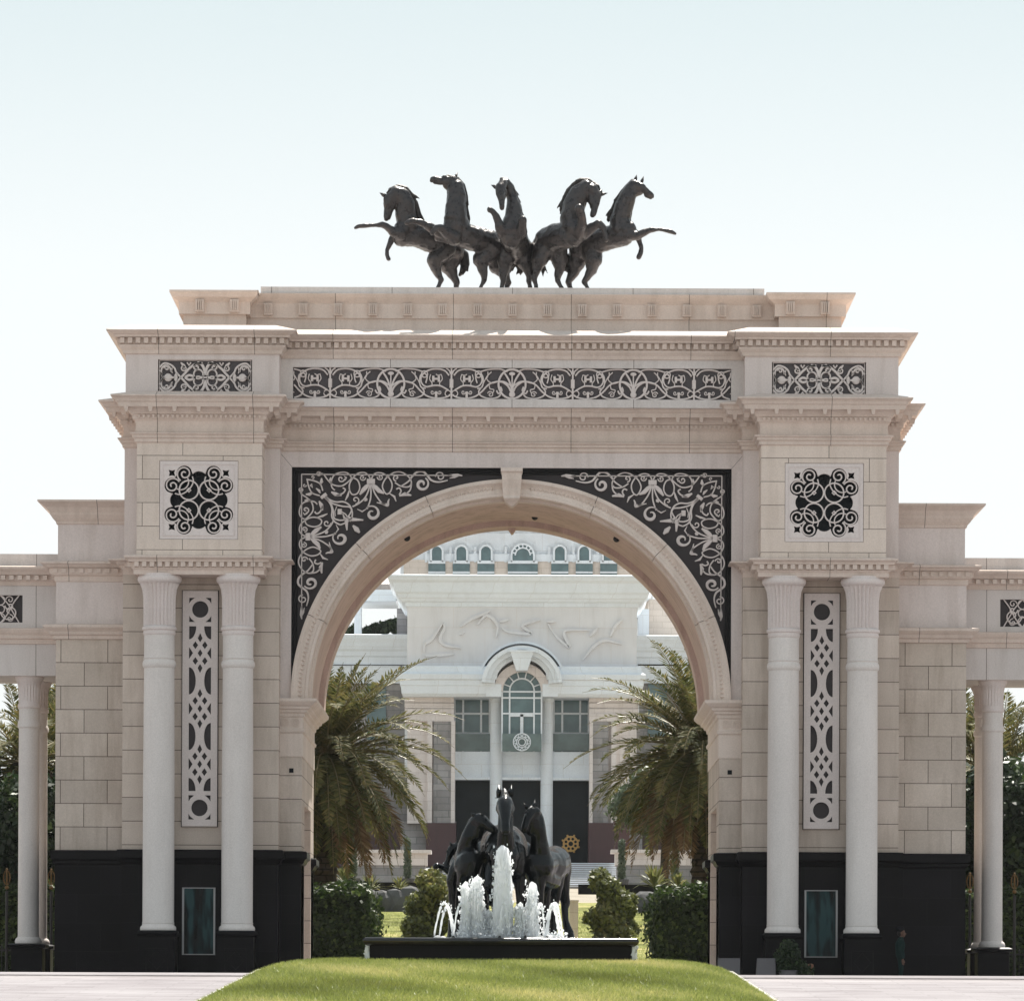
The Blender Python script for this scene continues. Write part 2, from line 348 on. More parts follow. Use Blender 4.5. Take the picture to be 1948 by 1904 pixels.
for s in (-1,1):
    lab='left' if s<0 else 'right'
    # --- lower tower body B (behind columns)
    x0,x1=side(s,hx(441,YB),hx(738.5,YB))
    mb=MB(); mb.stack(x0,x1,YB,DEP,[(0,zz(1622,YB)),(0,zz(1093,YB))]); mb.build('tower_wall',M['blocks_b'],gate)
    # --- string course on B
    mb=MB(); PS=zprof([(.3,1096),(.3,1095.9),(.3,1088),(2,1085),(3,1083),(3,1078),(9,1076),(12,1073),(17,1070),(26,1068.5),(26,1066),(0,1064)],YB)
    mb.stack(x0,x1,YB,DEP,PS)
    dentils(mb,x0,x1,YB-.05,.25,.14,zz(1082,YB),zz(1076,YB),.12,DEP,((x0,-1),(x1,1)))
    mb.build('string_course',M['mould'],gate)
    # --- upper body B
    u0,u1=side(s,hx(441,YB),hx(736.5,YB)); mb=MB(); mb.stack(u0,u1,YB,DEP,[(0,zz(1064.1,YB)),(0,PM[0][1])]); mb.build('tower_wall',M['plain'],gate)
    # entablature on B and on A
    k=YB/YA
    for (a,b,Y,PMx,nm) in ((441,736.5,YB,PM,'mould'),(474.6,713,YA,PM,'mould2')):
        e0,e1=side(s,hx(a,Y),hx(b,Y)); mb=MB(); mb.stack(e0,e1,Y,DEP-.01*(Y==YA),PMx)
        zb0=PM[17][1]-.16; ov=32/60
        n=int(round((e1-e0+2*.3)/.75)); st=(e1-e0+.6)/n
        for i in range(n+1):
            c=e0-.3+i*st; mb.frus(c,Y-ov+.10,PM[17][1]-.15,PM[17][1]-.002,.04,.06,.07,.10)
        for i in range(11):
            for xs,sg in ((e0,-1),(e1,1)):
                mb.frus(xs+sg*(ov-.10),Y+.3+i*.75,PM[17][1]-.17,PM[17][1]-.002,.07,.05,.10,.075)
        # egg and dart band
        z0_,z1_=PM[12][1]-.10,PM[12][1]+.0; off=.13
        n=int((e1-e0)/.147); st=(e1-e0)/n
        for i in range(n): c=e0+(i+.5)*st; mb.frus(c,Y-off-.03,z0_,z1_,.02,.03,.05,.055)
        mb.build('entablature',M[nm],gate)
    # --- upper tower panel block A
    a0,a1=side(s,hx(474.6,YA),hx(713,YA)); pc=s*hx(595,YA); ph=hx(75,YA)
    za,zb=zz(1059.5,YA)-.05,PM[0][1]; pz0,pz1=zz(1028.5,YA),zz(878.5,YA)
    mb=MB(); mb.box(a0,pc-ph,YA,YB+.1,za,zb); mb.box(pc+ph,a1,YA,YB+.1,za,zb); mb.box(pc-ph,pc+ph,YA,YB+.1,za,pz0); mb.box(pc-ph,pc+ph,YA,YB+.1,pz1,zb)
    mb.build('panel_wall',M['blocks_a'],gate)
    # square screen
    scr=empty('square_screen',parent=gate)
    mb=MB(); mb.box(pc-ph,pc+ph,YA+.30,YA+.34,pz0,pz1); mb.build('backing',M['void'],scr)
    cx,cz=pc,(pz0+pz1)/2; u=ph/250.0
    discs=[(sx*92,sz*168,50) for sx in(-1,1) for sz in(-1,1)]+[(sx*168,sz*92,50) for sx in(-1,1) for sz in(-1,1)]
    lobes=[(0,128,55),(0,-128,55),(128,0,55),(-128,0,55),(0,0,120),(85,85,90),(-85,85,90),(85,-85,90),(-85,-85,90)]
    out=[]
    for i in range(360):
        t=R(i+.5); best=100; c_,s_=math.cos(t),math.sin(t)
        for (x,y,r) in discs+lobes:
            p=x*c_+y*s_; q2=r*r-(x*x+y*y-p*p)
            if q2>0: best=max(best,p+math.sqrt(q2))
        out.append((cx+best*c_*u,cz+best*s_*u))
    holes=[out]
    for sx in(-1,1):
        for sz in(-1,1):
            q=[(150,150),(171,156),(192,150),(186,171),(192,192),(171,186),(150,192),(156,171)]
            holes.append([(cx+sx*x*u,cz+sz*z*u) for x,z in q])
    g=.012
    slab_with_holes('pierced_slab',[(cx-ph+g,cz-ph+g),(cx+ph-g,cz-ph+g),(cx+ph-g,cz+ph-g),(cx-ph+g,cz+ph-g)],holes,YA+.02,.14,M['carve'],scr)
    mb=MB(); mb.ribbon([(cx-225*u,cz-225*u),(cx+225*u,cz-225*u),(cx+225*u,cz+225*u),(cx-225*u,cz+225*u)],.03,YA-.0,.022,True)
    wd=9.5*u
    for sx in(-1,1):
        for sz in(-1,1):
            f=lambda L:[(cx+sx*x*u,cz+sz*z*u) for x,z in L]
            yy=YA+.05
            mb.ribbon(f(circ(64,64,61)),wd,yy,.09,True)
            mb.ribbon(f(circ(116,116,50,16,150,300)),wd*.8,yy+.011,.09)
            for a,b in ((92,168),(168,92)):
                sp=spiral(0,0,50,-60,1.55,1,34,.16)
                if a>b: sp=[(q,p) for p,q in sp]
                mb.ribbon(f([(a+p,b+q) for p,q in sp]),wd,yy+.004,.09)
            mb.ribbon(f(crm([(42,150),(36,120),(46,92),(66,66),(96,44),(124,36),(152,42)],5)),wd*.8,yy+.008,.09)
            mb.ribbon(f([(52,64),(64,76),(76,64),(64,52)]),wd*1.0,yy+.017,.08,True)
    mb.build('tracery',M['carve'],scr)
    # --- column entablature block
    b0,b1=side(s,hx(470,YA+.1),hx(718.5,YA+.1)); mb=MB()
    PE=zprof([(0,1095),(0,1087),(2,1085),(4,1082),(2,1081),(2,1071.5),(9,1070.8),(10,1067),(14,1064.5),(17,1062.5),(17,1059.5),(0,1057.5)],YA+.1)
    mb.stack(b0,b1,YA+.1,YB+.2,PE); dentils(mb,b0-.02,b1+.02,YA+.1-.02,.247,.14,zz(1080.5,YA),zz(1071.5,YA),.14,YB-.1,((b0-.06,-1),(b1+.06,1)))
    mb.build('column_entablature',M['mould2'],gate)
    # --- columns
    for h in (519,668.8):
        YCo=148.22; cxx=s*hx(h,YCo); P=lambda py:zz(py,YCo); r=hx(30,YCo)
        co=empty('column',parent=gate); 
        mb=MB(); mb.lathe(cxx,YCo,[(r*1.13,P(1772)),(r*1.15,P(1769)),(r*1.12,P(1765)),(r*1.03,P(1762.5)),(r*1.005,P(1759)),(r*1.03,P(1758)),(r,P(1756)),(r,P(1500)),(r*.965,P(1274)),(r*1.01,P(1273)),(r*1.06,P(1269)),(r*1.07,P(1265)),(r*1.03,P(1261)),(r*.97,P(1258)),(r*1.03,P(1255.5)),(r*.97,P(1254)),(r*.965,P(1212))],44)
        mb.build('shaft',M['col'],co,smooth=True)
        mb=MB(); mb.lathe(cxx,YCo,[(r*.965,P(1212)),(r*1.0,P(1211)),(r*1.03,P(1206)),(r*1.0,P(1203)),(r*1.09,P(1201)),(r*1.1,P(1197)),(r*1.0,P(1194.5)),(r*1.02,P(1193)),(r*1.02,P(1160)),(r*1.03,P(1140)),(r*1.1,P(1124)),(r*1.24,P(1114)),(r*1.33,P(1110.5)),(r*1.39,P(1108)),(r*1.40,P(1104)),(r*1.36,P(1100)),(r*1.30,P(1098.5)),(r*1.30,P(1095.5))],48,(P(1193.5),P(1113),.84))
        mb.build('capital',M['carve'],co,smooth=True)
        mb=MB(); pb=hx(34,YCo)
        mb.stack(cxx-pb,cxx+pb,YCo-pb,YB+.05,[(0,GZ-.3),(0,P(1784)),(.05,P(1782)),(.065,P(1778)),(.04,P(1774)),(.0,P(1772.5))])
        rr=.34; 
        mb.ribbon([(cxx-rr,P(1806)-.0),(cxx+rr,P(1806)),(cxx+rr,P(1850)),(cxx-rr,P(1850))],.03,YCo-pb-.012,.02,True)
        mb.ribbon([(cxx-rr*.8,P(1828)),(cxx,P(1810)),(cxx+rr*.8,P(1828)),(cxx,P(1846))],.025,YCo-pb-.014,.02,True)
        mb.build('plinth',M['granite'],co)
    # --- tall pierced screen between columns
    Yt=YB; tcx=s*hx(591,Yt); th=hx(33.5,Yt); tz0,tz1=zz(1574,Yt),zz(1127,Yt)
    sc=empty('tall_screen',parent=gate)
    mb=MB(); mb.box(tcx-th*.9,tcx+th*.9,Yt-.02,Yt-.006,tz0+.1,tz1-.1); mb.build('backing',M['panel_dark'],sc)
    # dims in px of the photo, origin top: v from 1127..1574
    def TP(x,v): return (tcx+x/33.5*th*1.0, zz(1127+v,Yt))
    holes=[]; hw=21.0; Hh=447.0
    def addsym(poly):
        holes.append([TP(x,v) for x,v in poly])
    for (fl) in (0,1):
        G=lambda v:(v if not fl else Hh-v)
        addsym([(15.5*math.cos(R(a)),G(35)+15.5*math.sin(R(a))*1.02) for a in range(0,360,12)])
        for sx in(-1,1):
            addsym([(sx*hw,G(13)),(sx*10,G(13)),(sx*17,G(18)),(sx*hw,G(24))])
            addsym([(sx*hw,G(59)),(sx*10,G(59)),(sx*17,G(53)),(sx*hw,G(47))])
            arc=[(sx*(hw-13.5*math.cos(R(a))),G(67+25*math.sin(R(a)))) for a in range(0,91,15)]
            addsym([(sx*hw,G(67))]+arc)
    mods=[108,340] if False else None
    # three full lattice groups centred at v=118,224-? evenly; large lens pairs between
    cents=[118,223.5,329]
    for ci,cv in enumerate(cents):
        d=lambda x,v,a,b: addsym([(x-a,cv+v),(x,cv+v-b),(x+a,cv+v),(x,cv+v+b)])
        d(0,0,4.6,7.5); 
        for sv in(-1,1):
            d(-9,sv*15,5.2,7.5); d(9,sv*15,5.2,7.5)
            addsym([(-4.6,cv+sv*28),(0,cv+sv*20.5),(4.6,cv+sv*28),(0,cv+sv*38)])
        for sx in(-1,1): addsym([(sx*hw,cv-11.5),(sx*13.5,cv),(sx*hw,cv+11.5)])
    for cv in (170.7,276.3):
        for sx in(-1,1):
            addsym([(sx*hw,cv-26)]+[(sx*(hw-13*math.cos(R(a))),cv+26*math.sin(R(a))) for a in range(-75,76,15)]+[(sx*hw,cv+26)])
    slab_with_holes('pierced_slab',[(tcx-th,tz0),(tcx+th,tz0),(tcx+th,tz1),(tcx-th,tz1)],holes,Yt-.10,.075,M['carve'],sc)
    mb=MB(); mb.ribbon([(tcx-th-.012,tz0-.02),(tcx+th+.012,tz0-.02),(tcx+th+.012,tz1+.02),(tcx-th-.012,tz1+.02)],.03,Yt-.02,.018,True); mb.build('shadow_gap',M['void'],sc)
    # --- base of tower
    PB=zprof([(0,1660),(0,1646),(4,1643),(6,1637),(10,1634),(10,1621),(8,1618.5),(0,1618)],YB)
    mb=MB(); mb.stack(x0,x1,YB-.06,DEP+.06,[(0,GZ-.3)]+PB); mb.build('granite_base',M['granite'],gate)
    # --- booth window
    wc=s*hx(591.5,YB); wz0,wz1=zz(1819.5,YB),zz(1689,YB); wh=hx(32,YB)
    wd_=empty('booth_window',parent=gate)
    mb=MB(); f=.075
    mb.ribbon([(wc-wh+f/2,wz0+f/2),(wc+wh-f/2,wz0+f/2),(wc+wh-f/2,wz1-f/2),(wc-wh+f/2,wz1-f/2)],f,YB-.14,.08,True); mb.build('frame',M['alu'],wd_)
    mb=MB(); mb.box(wc-wh+f*.6,wc+wh-f*.6,YB-.095,YB-.075,wz0+f*.6,wz1-f*.6); mb.build('pane',M['glass'],wd_)
    # --- upper frieze block of tower with arabesque
    f0,f1=side(s,hx(443,YU),hx(735,YU)); fc=s*hx(584,YU); fw=hx(89.5,YU); fz0,fz1=zz(757,YU),zz(686.5,YU); zb_,zt_=zz(765,YU),PT[0][1]
    mb=MB(); mb.box(f0,fc-fw,YU,DEP-.3,zb_,zt_); mb.box(fc+fw,f1,YU,DEP-.3,zb_,zt_); mb.box(fc-fw,fc+fw,YU,DEP-.3,fz1,zt_); mb.box(fc-fw,fc+fw,YU,DEP-.3,zb_,fz0)
    mb.build('frieze_wall',M['plain'],gate)
    mb=MB(); rw=hx(109,YU)
    ge=empty('arabesque_grille',parent=gate)
    mb=MB(); mb.box(fc-fw,fc+fw,YU+.16,YU+.2,fz0,fz1); mb.build('backing',M['panel_grey'],ge)
    mb=MB(); u=fw/326.0; gz=(zz(750.5,YU)+zz(690,YU))/2
    mb.ribbon([(fc-fw*.97,gz-.55),(fc+fw*.97,gz-.55),(fc+fw*.97,gz+.55),(fc-fw*.97,gz+.55)],.05,YU+.06,.1,True)
    lw=11.5*u
    for sx in(-1,1):
        for sz in(-1,1):
            f=lambda L:[(fc+sx*x*u,gz+sz*z*u) for x,z in L]; y=YU+.05+.003*(sx>0)+.005*(sz>0)
            mb.ribbon(f(crm([(0,20),(8,60),(26,92),(55,104)],5)),lw*1.8,y,.1)
            mb.ribbon(f(crm([(18,100),(70,92),(112,62),(140,30),(168,0)],5)),lw*1.5,y,.1)
            mb.ribbon(f(spiral(60,72,26,120,1.3,-1)),lw,y,.1)
            mb.ribbon(f(crm([(168,0),(200,35),(214,66),(244,90),(285,98),(316,70)],5)),lw*1.2,y,.1)
            mb.ribbon(f(circ(272,40,34,20,-90,180,44)),lw*1.1,y,.1)
            mb.ribbon(f(spiral(268,62,18,0,1.1)),lw*.9,y,.1)
            mb.ribbon(f(circ(48,24,32,20,-30,300)),lw,y,.1)
            mb.ribbon(f(crm([(80,8),(112,16),(140,0)],4)),lw*1.6,y,.1)
            mb.ribbon(f(spiral(150,66,22,200,1.2)),lw*.9,y,.1)
            mb.ribbon(f([(130,60),(150,84),(170,104)]),lw*2.1,y,.1,taper=True)
            mb.ribbon(f([(196,26),(206,12),(196,0)]),lw*2.0,y,.1)
            mb.ribbon(f([(206,0),(250,6),(300,0)]),lw*1.3,y,.1,taper=True)
            mb.ribbon(f([(228,70),(236,46),(228,30)]),lw*1.2,y,.1,taper=True)
            mb.ribbon(f([(290,0),(306,30),(318,50)]),lw*.8,y,.1)
            mb.ribbon(f([(0,0),(22,10),(0,22)]),lw*.8,y,.1)
            mb.ribbon(f([(100,104),(112,84),(126,104)]),lw,y,.1)
    mb.ball((fc-.25*fw*3.4*.93,YU+.1,gz),.13,.05,.13); mb.ball((fc+.25*fw*3.4*.93,YU+.1,gz),.13,.05,.13)
    mb.build('tracery',M['carve'],ge)
    mb=MB(); mb.stack(f0,f1,YU,DEP-.31,PT); dentils(mb,f0-.22,f1+.22,YU-.12,.247,.14,zz(655,YU-.3),zz(644.3,YU-.3),.15,DEP-.5,((f0-.12,-1),(f1+.12,1)))
    mb.build('tower_cornice',M['mould2'],gate)
    # --- attic end pier
    Ya=150.0; q0,q1=side(s,hx(507,Ya),hx(626,Ya)); mb=MB()
    mb.stack(q0,q1,Ya,DEP-1,zprof([(0,632),(0,600.5),(8,600),(8,578),(10,575.5),(14,572),(20,567),(23,561),(25,558),(25,554)],Ya)); mb.build('attic_pier',M['mould2'],gate)
    for h in (528,594):
        bx=s*hx(h,Ya); mb=MB(); z0,z1=zz(596.5,Ya-.2),zz(572.5,Ya-.2); mb.box(bx-.145,bx+.145,Ya-.30,Ya-.1,z0,z1)
        for j in(-.09,-.03,.03,.09): mb.box(bx+j-.014,bx+j+.014,Ya-.36,Ya-.29,z0+.05,z1-.03)
        mb.build('fluted_block',M['mould2'],gate)
    # --- wing C
    c0,c1=side(s,hx(735,YC),hx(866,YC)); YCd=156.6
    mb=MB(); mb.stack(c0,c1,YC,YCd,[(0,zz(1624,YC)),(0,zz(1219.5,YC))]); mb.build('wing_wall',M['blocks'],gate)
    mb=MB(); mb.stack(c0,c1,YC-.05,YCd+.05,[(0,GZ-.3)]+zprof([(0,1660),(0,1648),(4,1645),(4,1640),(8,1637),(8,1622),(6,1620.5),(0,1620)],YC)); mb.build('granite_base',M['granite'],gate)
    mb=MB(); mb.stack(c0,c1,YC,YCd,zprof([(0,1219.5),(5,1218.5),(6,1212),(11,1210),(14,1204),(20,1199),(23,1196),(23,1191.5),(2,1190)],YC)); mb.build('wing_architrave',M['mould2'],gate)
    mb=MB(); mb.stack(c0,c1,YC,YCd,zprof([(0,1190),(0,1110)],YC)); mb.build('wing_frieze',M['plain'],gate)
    mb=MB(); mb.stack(c0,c1,YC,YCd,zprof([(0,1110),(3,1109),(3,1099),(8,1097),(10,1094),(10,1083.5),(17,1082),(21,1078),(26,1076),(28,1074.5),(28,1072),(0,1070)],YC))
    dentils(mb,c0-.15,c1+.15,YC-.12,.27,.14,zz(1093,YC-.2),zz(1084,YC-.2),.10,YCd,((c0-.12,-1),(c1+.12,1))); mb.build('wing_cornice',M['mould2'],gate)
    d0,d1=side(s,hx(735,YC),hx(862.8,YC))
    mb=MB(); mb.stack(d0,d1,YC,YCd,zprof([(0,1070),(0,1001)],YC)); mb.build('wing_attic',M['plain'],gate)
    mb=MB(); mb.stack(d0,d1,YC,YCd,zprof([(0,1001),(3,1000),(4,996),(9,990),(14,982),(15,978),(21,968),(30,961),(36,957),(36,953.7)],YC)); mb.build('wing_cap',M['mould'],gate)
    # --- pier carrying the arch
    g0,g1=side(s,hx(397,YD),hx(443,YB)); zi=zz(1440.6,YD); RY=158.4
    inn=g0 if s>0 else g1; outx=g1 if s>0 else g0
    mb=MB(); ob,zo=151.75,6.5
    mb.box(g0,g1,YD,ob,GZ,zi); mb.box(g0,g1,156.2,RY,GZ,zi); mb.box(g0,g1,ob,156.2,zo,zi); mb.box(inn+s*.5,outx,ob,156.2,GZ,zo)
    mb.build('arch_pier',M['blocks_b'],gate)
    mb=MB(); PI=zprof([(1,1440.6),(1.5,1440.4),(1.5,1396),(4,1394),(5,1389),(1.5,1386),(1.5,1366),(4,1364),(5,1358),(9,1356),(10,1352),(15,1349),(16,1345),(21,1342),(25,1338),(28,1335),(29,1329.5)],YD)
    mb.stack(g0,g1,YD,RY,PI)
    for j in (-1,1): 
        for rr in (.12,.06): mb.ribbon(circ((g0+g1)/2+j*.17,zz(1376,YD),rr,14),.028,YD-.05,.03,True)
    mb.build('impost',M['arch'],gate)
    mb=MB(); PP=[(0,GZ-.3)]+zprof([(0,1660),(0,1646),(4,1643),(7,1637),(11,1634),(11,1623),(9,1621),(0,1620)],YD)
    mb.stack(g0,g1,YD-.05,ob-.1,PP); mb.build('granite_base',M['granite'],gate); mb=MB(); mb.stack(g0,g1,156.6,RY+.05,PP); mb.build('granite_base',M['granite'],gate)
    mb=MB(); sx=s*hx(417,YD); sz=zz(1467,YD); mb.box(sx-.07,sx+.07,YD-.012,YD+.01,sz-.07,sz+.07); mb.build('light_niche',M['void'],gate)
# ---- central body
hc=hx(443,YD); z862=PM[0][1]
mb=MB(); fi=hx(418.5,YD); z890=zz(890,YD); zs=zz(1331,YD)
mb.box(-hc,hc,YD,YD+.4,z890,z862+.02)
for s in(-1,1):
    a,b=side(s,fi,hc); mb.box(a,b,YD,YD+.4,zs-.05,z890)
mb.build('arch_frame',M['plain'],gate)
mb=MB()
for s in(-1,1):
    mb.add([(s*hc,YD-.003,z862),(s*hc-s*.012,YD-.003,z862),(s*fi-s*.012,YD-.003,z890),(s*fi,YD-.003,z890)],[(0,1,2,3)])
mb.build('mitre_joint',M['void'],gate)
# entablature of centre
mb=MB(); PMc=PM; mb.stack(-hc,hc,YD,DEP-.02,PMc); ov=32/60
n=20; st=(2*hc+.2)/n
for i in range(n+1): mb.frus(-hc-.1+i*st,YD-ov+.10,PM[17][1]-.15,PM[17][1]-.002,.04,.06,.07,.10)
n=int(2*hc/.147); st=2*hc/n
for i in range(n): mb.frus(-hc+(i+.5)*st,YD-.16,PM[12][1]-.10,PM[12][1],.02,.03,.05,.055)
mb.build('entablature',M['mould'],gate)
# central frieze block
hg=hx(445,YG); pz1,pz0=zz(700,YG),zz(759.5,YG); pf=hx(417,YG); zb_=zz(775,YG)
mb=MB(); mb.box(-hg,hg,YG,DEP-.4,pz1,PT[0][1]); mb.box(-hg,hg,YG,DEP-.4,zb_,pz0)
for s in(-1,1):
    a,b=side(s,pf,hg); mb.box(a,b,YG,DEP-.4,pz0,pz1)
mb.build('frieze_wall',M['frieze'],gate)
ge=empty('interlace_grille',parent=gate)
mb=MB(); mb.box(-pf,pf,YG+.18,YG+.22,pz0,pz1); mb.build('backing',M['panel_grey'],ge)
mb=MB(); u=hx(230.9,YG)/1000.0; Hs=(pz1-pz0)/253.0
class Clip: pass
def half(x0,sx,cut):
    def f(L): return [(x0+sx*a*u,pz1-b*Hs) for a,b in L]
    y=YG+.06+(.004 if sx>0 else 0); L=[]
    L.append((crm([(20,60),(55,22),(110,8),(175,14),(225,40),(252,85),(240,130),(205,152),(150,142),(90,145),(25,180)],5),15,False))
    L.append((circ(222,50,26,18),12,True))
    L.append((crm([(212,120),(200,70),(222,45),(255,60),(262,110),(250,155),(212,165)],5),14,False))
    L.append((crm([(235,30),(300,12),(390,6),(440,20),(460,30)],5),13,False))
    L.append((crm([(250,150),(290,70),(330,30)],4),10,False))
    L.append((crm([(300,30),(300,60),(292,90),(330,120),(375,112)],5),10,False))
    L.append((crm([(10,215),(40,235),(110,246),(190,232),(250,190),(310,130),(380,108),(440,112),(497,150)],5),16,False))
    L.append((crm([(240,165),(225,190),(245,225),(310,246),(380,236),(410,200),(400,160)],5),15,False))
    L.append((circ(28,205,24,16),10,True))
    L.append((spiral(322,212,26,200,1.4),10,False))
    L.append((crm([(310,130),(318,165),(350,175),(340,200)],4),10,False))
    L.append((crm([(84,52),(108,60),(128,50)],4),9,False)); L.append((crm([(84,52),(76,90),(98,120),(92,146)],4),10,False)); L.append((crm([(172,52),(180,90),(160,120),(164,146)],4),10,False))
    L.append(([(104,64),(104,112)],26,False)); L.append(([(150,64),(150,112)],26,False)); L.append(([(104,88),(150,88)],20,False))
    L.append((spiral(98,196,18,0,1.2),9,False)); L.append((spiral(156,196,18,180,1.2,-1),9,False)); L.append(([(126,190),(126,238)],26,False))
    for k,(P,w,cl) in enumerate(L):
        if cut: 
            P=[p for p in P if p[0]<cut]
            if len(P)<2: continue
            cl=False
        mb.ribbon(f(P),w*u*.86,y+.002*(k%5),.12,cl)
for i in range(-2,2):
    x0=(i+.5)*1000*u
    lim=(pf-abs(x0))/u
    for sx in(-1,1):
        outward=(sx*x0>0); cut=lim if (outward and lim<500) else None
        half(x0,sx,cut)
        mb.ribbon([(x0+sx*a*u,pz1-b*Hs) for a,b in crm([(8,50),(16,24),(44,2)],4)],12*u,YG+.06,.12)
    mb.ribbon([(x0,pz0),(x0,pz1)],16*u,YG+.055,.12); mb.ribbon([(x0,pz1-90*Hs),(x0,pz1-160*Hs)],34*u,YG+.05,.12)
for i in (-1,0,1):
    x0=i*1000*u; zc=pz1-128*Hs
    mb.ribbon(circ(x0,zc,112*u,36,0,360,118*Hs),18*u,YG+.05,.12,True)
    for sx in(-1,1):
        mb.ribbon([(x0+sx*a*u,pz1-b*Hs) for a,b in crm([(0,215),(8,150),(30,90),(62,40)],5)],16*u,YG+.06+.003*sx,.11)
        mb.ribbon([(x0+sx*a*u,pz1-b*Hs) for a,b in crm([(120,110),(80,112),(30,150),(0,215)],5)],16*u,YG+.064+.003*sx,.11)
        mb.ribbon([(x0+sx*a*u,pz1-b*Hs) for a,b in crm([(95,150),(85,180),(110,205),(128,180)],5)],14*u,YG+.064+.003*sx,.11)
    mb.ribbon([(x0,pz1-50*Hs),(x0,pz1-215*Hs)],12*u,YG+.06,.11); mb.ball((x0,YG+.09,pz1-45*Hs),.1,.04,.06); mb.ball((x0,YG+.09,pz1-212*Hs),.1,.04,.1)
mb.build('tracery',M['carve'],ge)
mb=MB(); mb.stack(-hg,hg,YG,DEP-.42,PT)
n=int(2*hg/.247); 
dentils(mb,-hg,hg,YG-.12,.247,.14,zz(655,YU-.3),zz(644.3,YU-.3),.15)
mb.build('centre_cornice',M['mould'],gate)
# attic centre
Ya=150.6; ha=hx(512,Ya); mb=MB()
mb.stack(-ha,ha,Ya,DEP-1.1,zprof([(0,635),(0,607.5),(4,607),(4,580),(6,577),(9,573),(14,567),(18,561),(18,559.5)],Ya)); mb.build('attic_wall',M['mould'],gate)
mb=MB(); hs_=hx(479,Ya-.2); mb.stack(-hs_,hs_,Ya-.22,DEP-1.1,[(0,zz(559.4,Ya-.22)),(0,zz(547.5,Ya-.22)),(-.05,zz(547,Ya-.22))]); mb.build('attic_coping',M['frieze'],gate)
for i in range(15):
    bx=(i-7)*hx(66.3,Ya); mb=MB(); z0,z1=zz(601.5,Ya-.2),zz(579,Ya-.2); mb.box(bx-.14,bx+.14,Ya-.24,Ya-.05,z0,z1)
    for j in(-.09,-.03,.03,.09): mb.box(bx+j-.014,bx+j+.014,Ya-.30,Ya-.23,z0+.05,z1-.03)
    mb.build('fluted_block',M['mould2'],gate)
# ---- spandrel wall and vault
zc=zs; ra=hx(385,YD)
YS=YD+.28
def spandrel(y0,y1,r,half,ztop):
    mb=MB(); pts=[];outp=[]; n=96
    for i in range(n+1):
        a=pi*i/n; c_,s_=math.cos(a),math.sin(a); pts.append((r*c_,zc+r*s_))
        t=min(half/abs(c_) if abs(c_)>1e-6 else 1e9,(ztop-zc)/s_ if s_>1e-6 else 1e9); outp.append((t*c_,zc+t*s_))
    # insert exact corners by snapping nearest
    for sgn in(-1,1):
        k=min(range(n+1),key=lambda i:(outp[i][0]-sgn*half)**2+(outp[i][1]-ztop)**2); outp[k]=(sgn*half,ztop)
    for i in range(n):
        a,b,c,d=pts[i],pts[i+1],outp[i+1],outp[i]
        mb.add([(a[0],y0,a[1]),(b[0],y0,b[1]),(c[0],y0,c[1]),(d[0],y0,d[1]),(a[0],y1,a[1]),(b[0],y1,b[1]),(c[0],y1,c[1]),(d[0],y1,d[1])],[(0,1,2,3),(7,6,5,4),(0,4,5,1)])
    return mb
sp=empty('spandrel',parent=gate)
spandrel(YS,YS+.12,hx(400,YD),fi+.05,z890+.05).build('backing',M['panel_dark'],sp)
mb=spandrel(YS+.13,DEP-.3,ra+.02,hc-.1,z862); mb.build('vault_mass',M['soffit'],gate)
mb=MB(); 
for dd,ww,yy in ((.05,.10,YD+.12),(.16,.05,YD+.2)):
    mb.box(-fi,fi,yy,YS+.01,z890-dd-ww/2,z890-dd+ww/2)
    for s in(-1,1):
        a,b=side(s,fi-dd-ww/2,fi-dd+ww/2); mb.box(a,b,yy,YS+.01,zs,z890-dd-ww/2)
mb.build('inner_moulding',M['granite'],sp)
# archivolt ring: section (radius px, y) swept
def sweep(sec,name,mat,a0=0,a1=180,n=120,smooth=True,closed=True):
    mb=MB(); b=0; m=len(sec)
    for i in range(n+1):
        a=R(a0+(a1-a0)*i/n)
        for r,y in sec: mb.v.append((r*math.cos(a),y,zc+r*math.sin(a)))
    for i in range(n):
        for k in range(m if closed else m-1):
            q=(k+1)%m; mb.f.append((i*m+k,i*m+q,(i+1)*m+q,(i+1)*m+k))
    if closed: mb.f.append(tuple(range(m))); mb.f.append(tuple(range(n*m,n*m+m))[::-1])
    return mb.build(name,mat,gate,smooth=smooth)
pr=lambda h:hx(h,YD)
# joints in the ring and soffit as gaps between swept voussoirs
secA=[(pr(418.5),YS+.05),(pr(418.5),YD-.16),(pr(415),YD-.18),(pr(412),YD-.18),(pr(409),YD-.13),(pr(408),YD-.10),(pr(401),YD-.04),(pr(396),YD-.09),(pr(393),YD-.09),(pr(391),YD-.12),(pr(386.5),YD-.12),(pr(385),YD-.09),(pr(385),YD+.5),(pr(380),YD+.52),(pr(380),YD+1.0),(pr(385.4),YD+1.02),(pr(390),YD+1.02)]
joints=[0,22.5,45,67,90,113,135,157.5,180]
for a,b in zip(joints[:-1],joints[1:]): sweep(secA,'voussoir',M['arch'],a+.08,b-.08,24)
sweep([(pr(385.2),YD+.9),(pr(385.2),157.0),(pr(374),157.02),(pr(374),158.4),(pr(392),158.4),(pr(392),YD+.9)],'arch_soffit',M['soffit'])
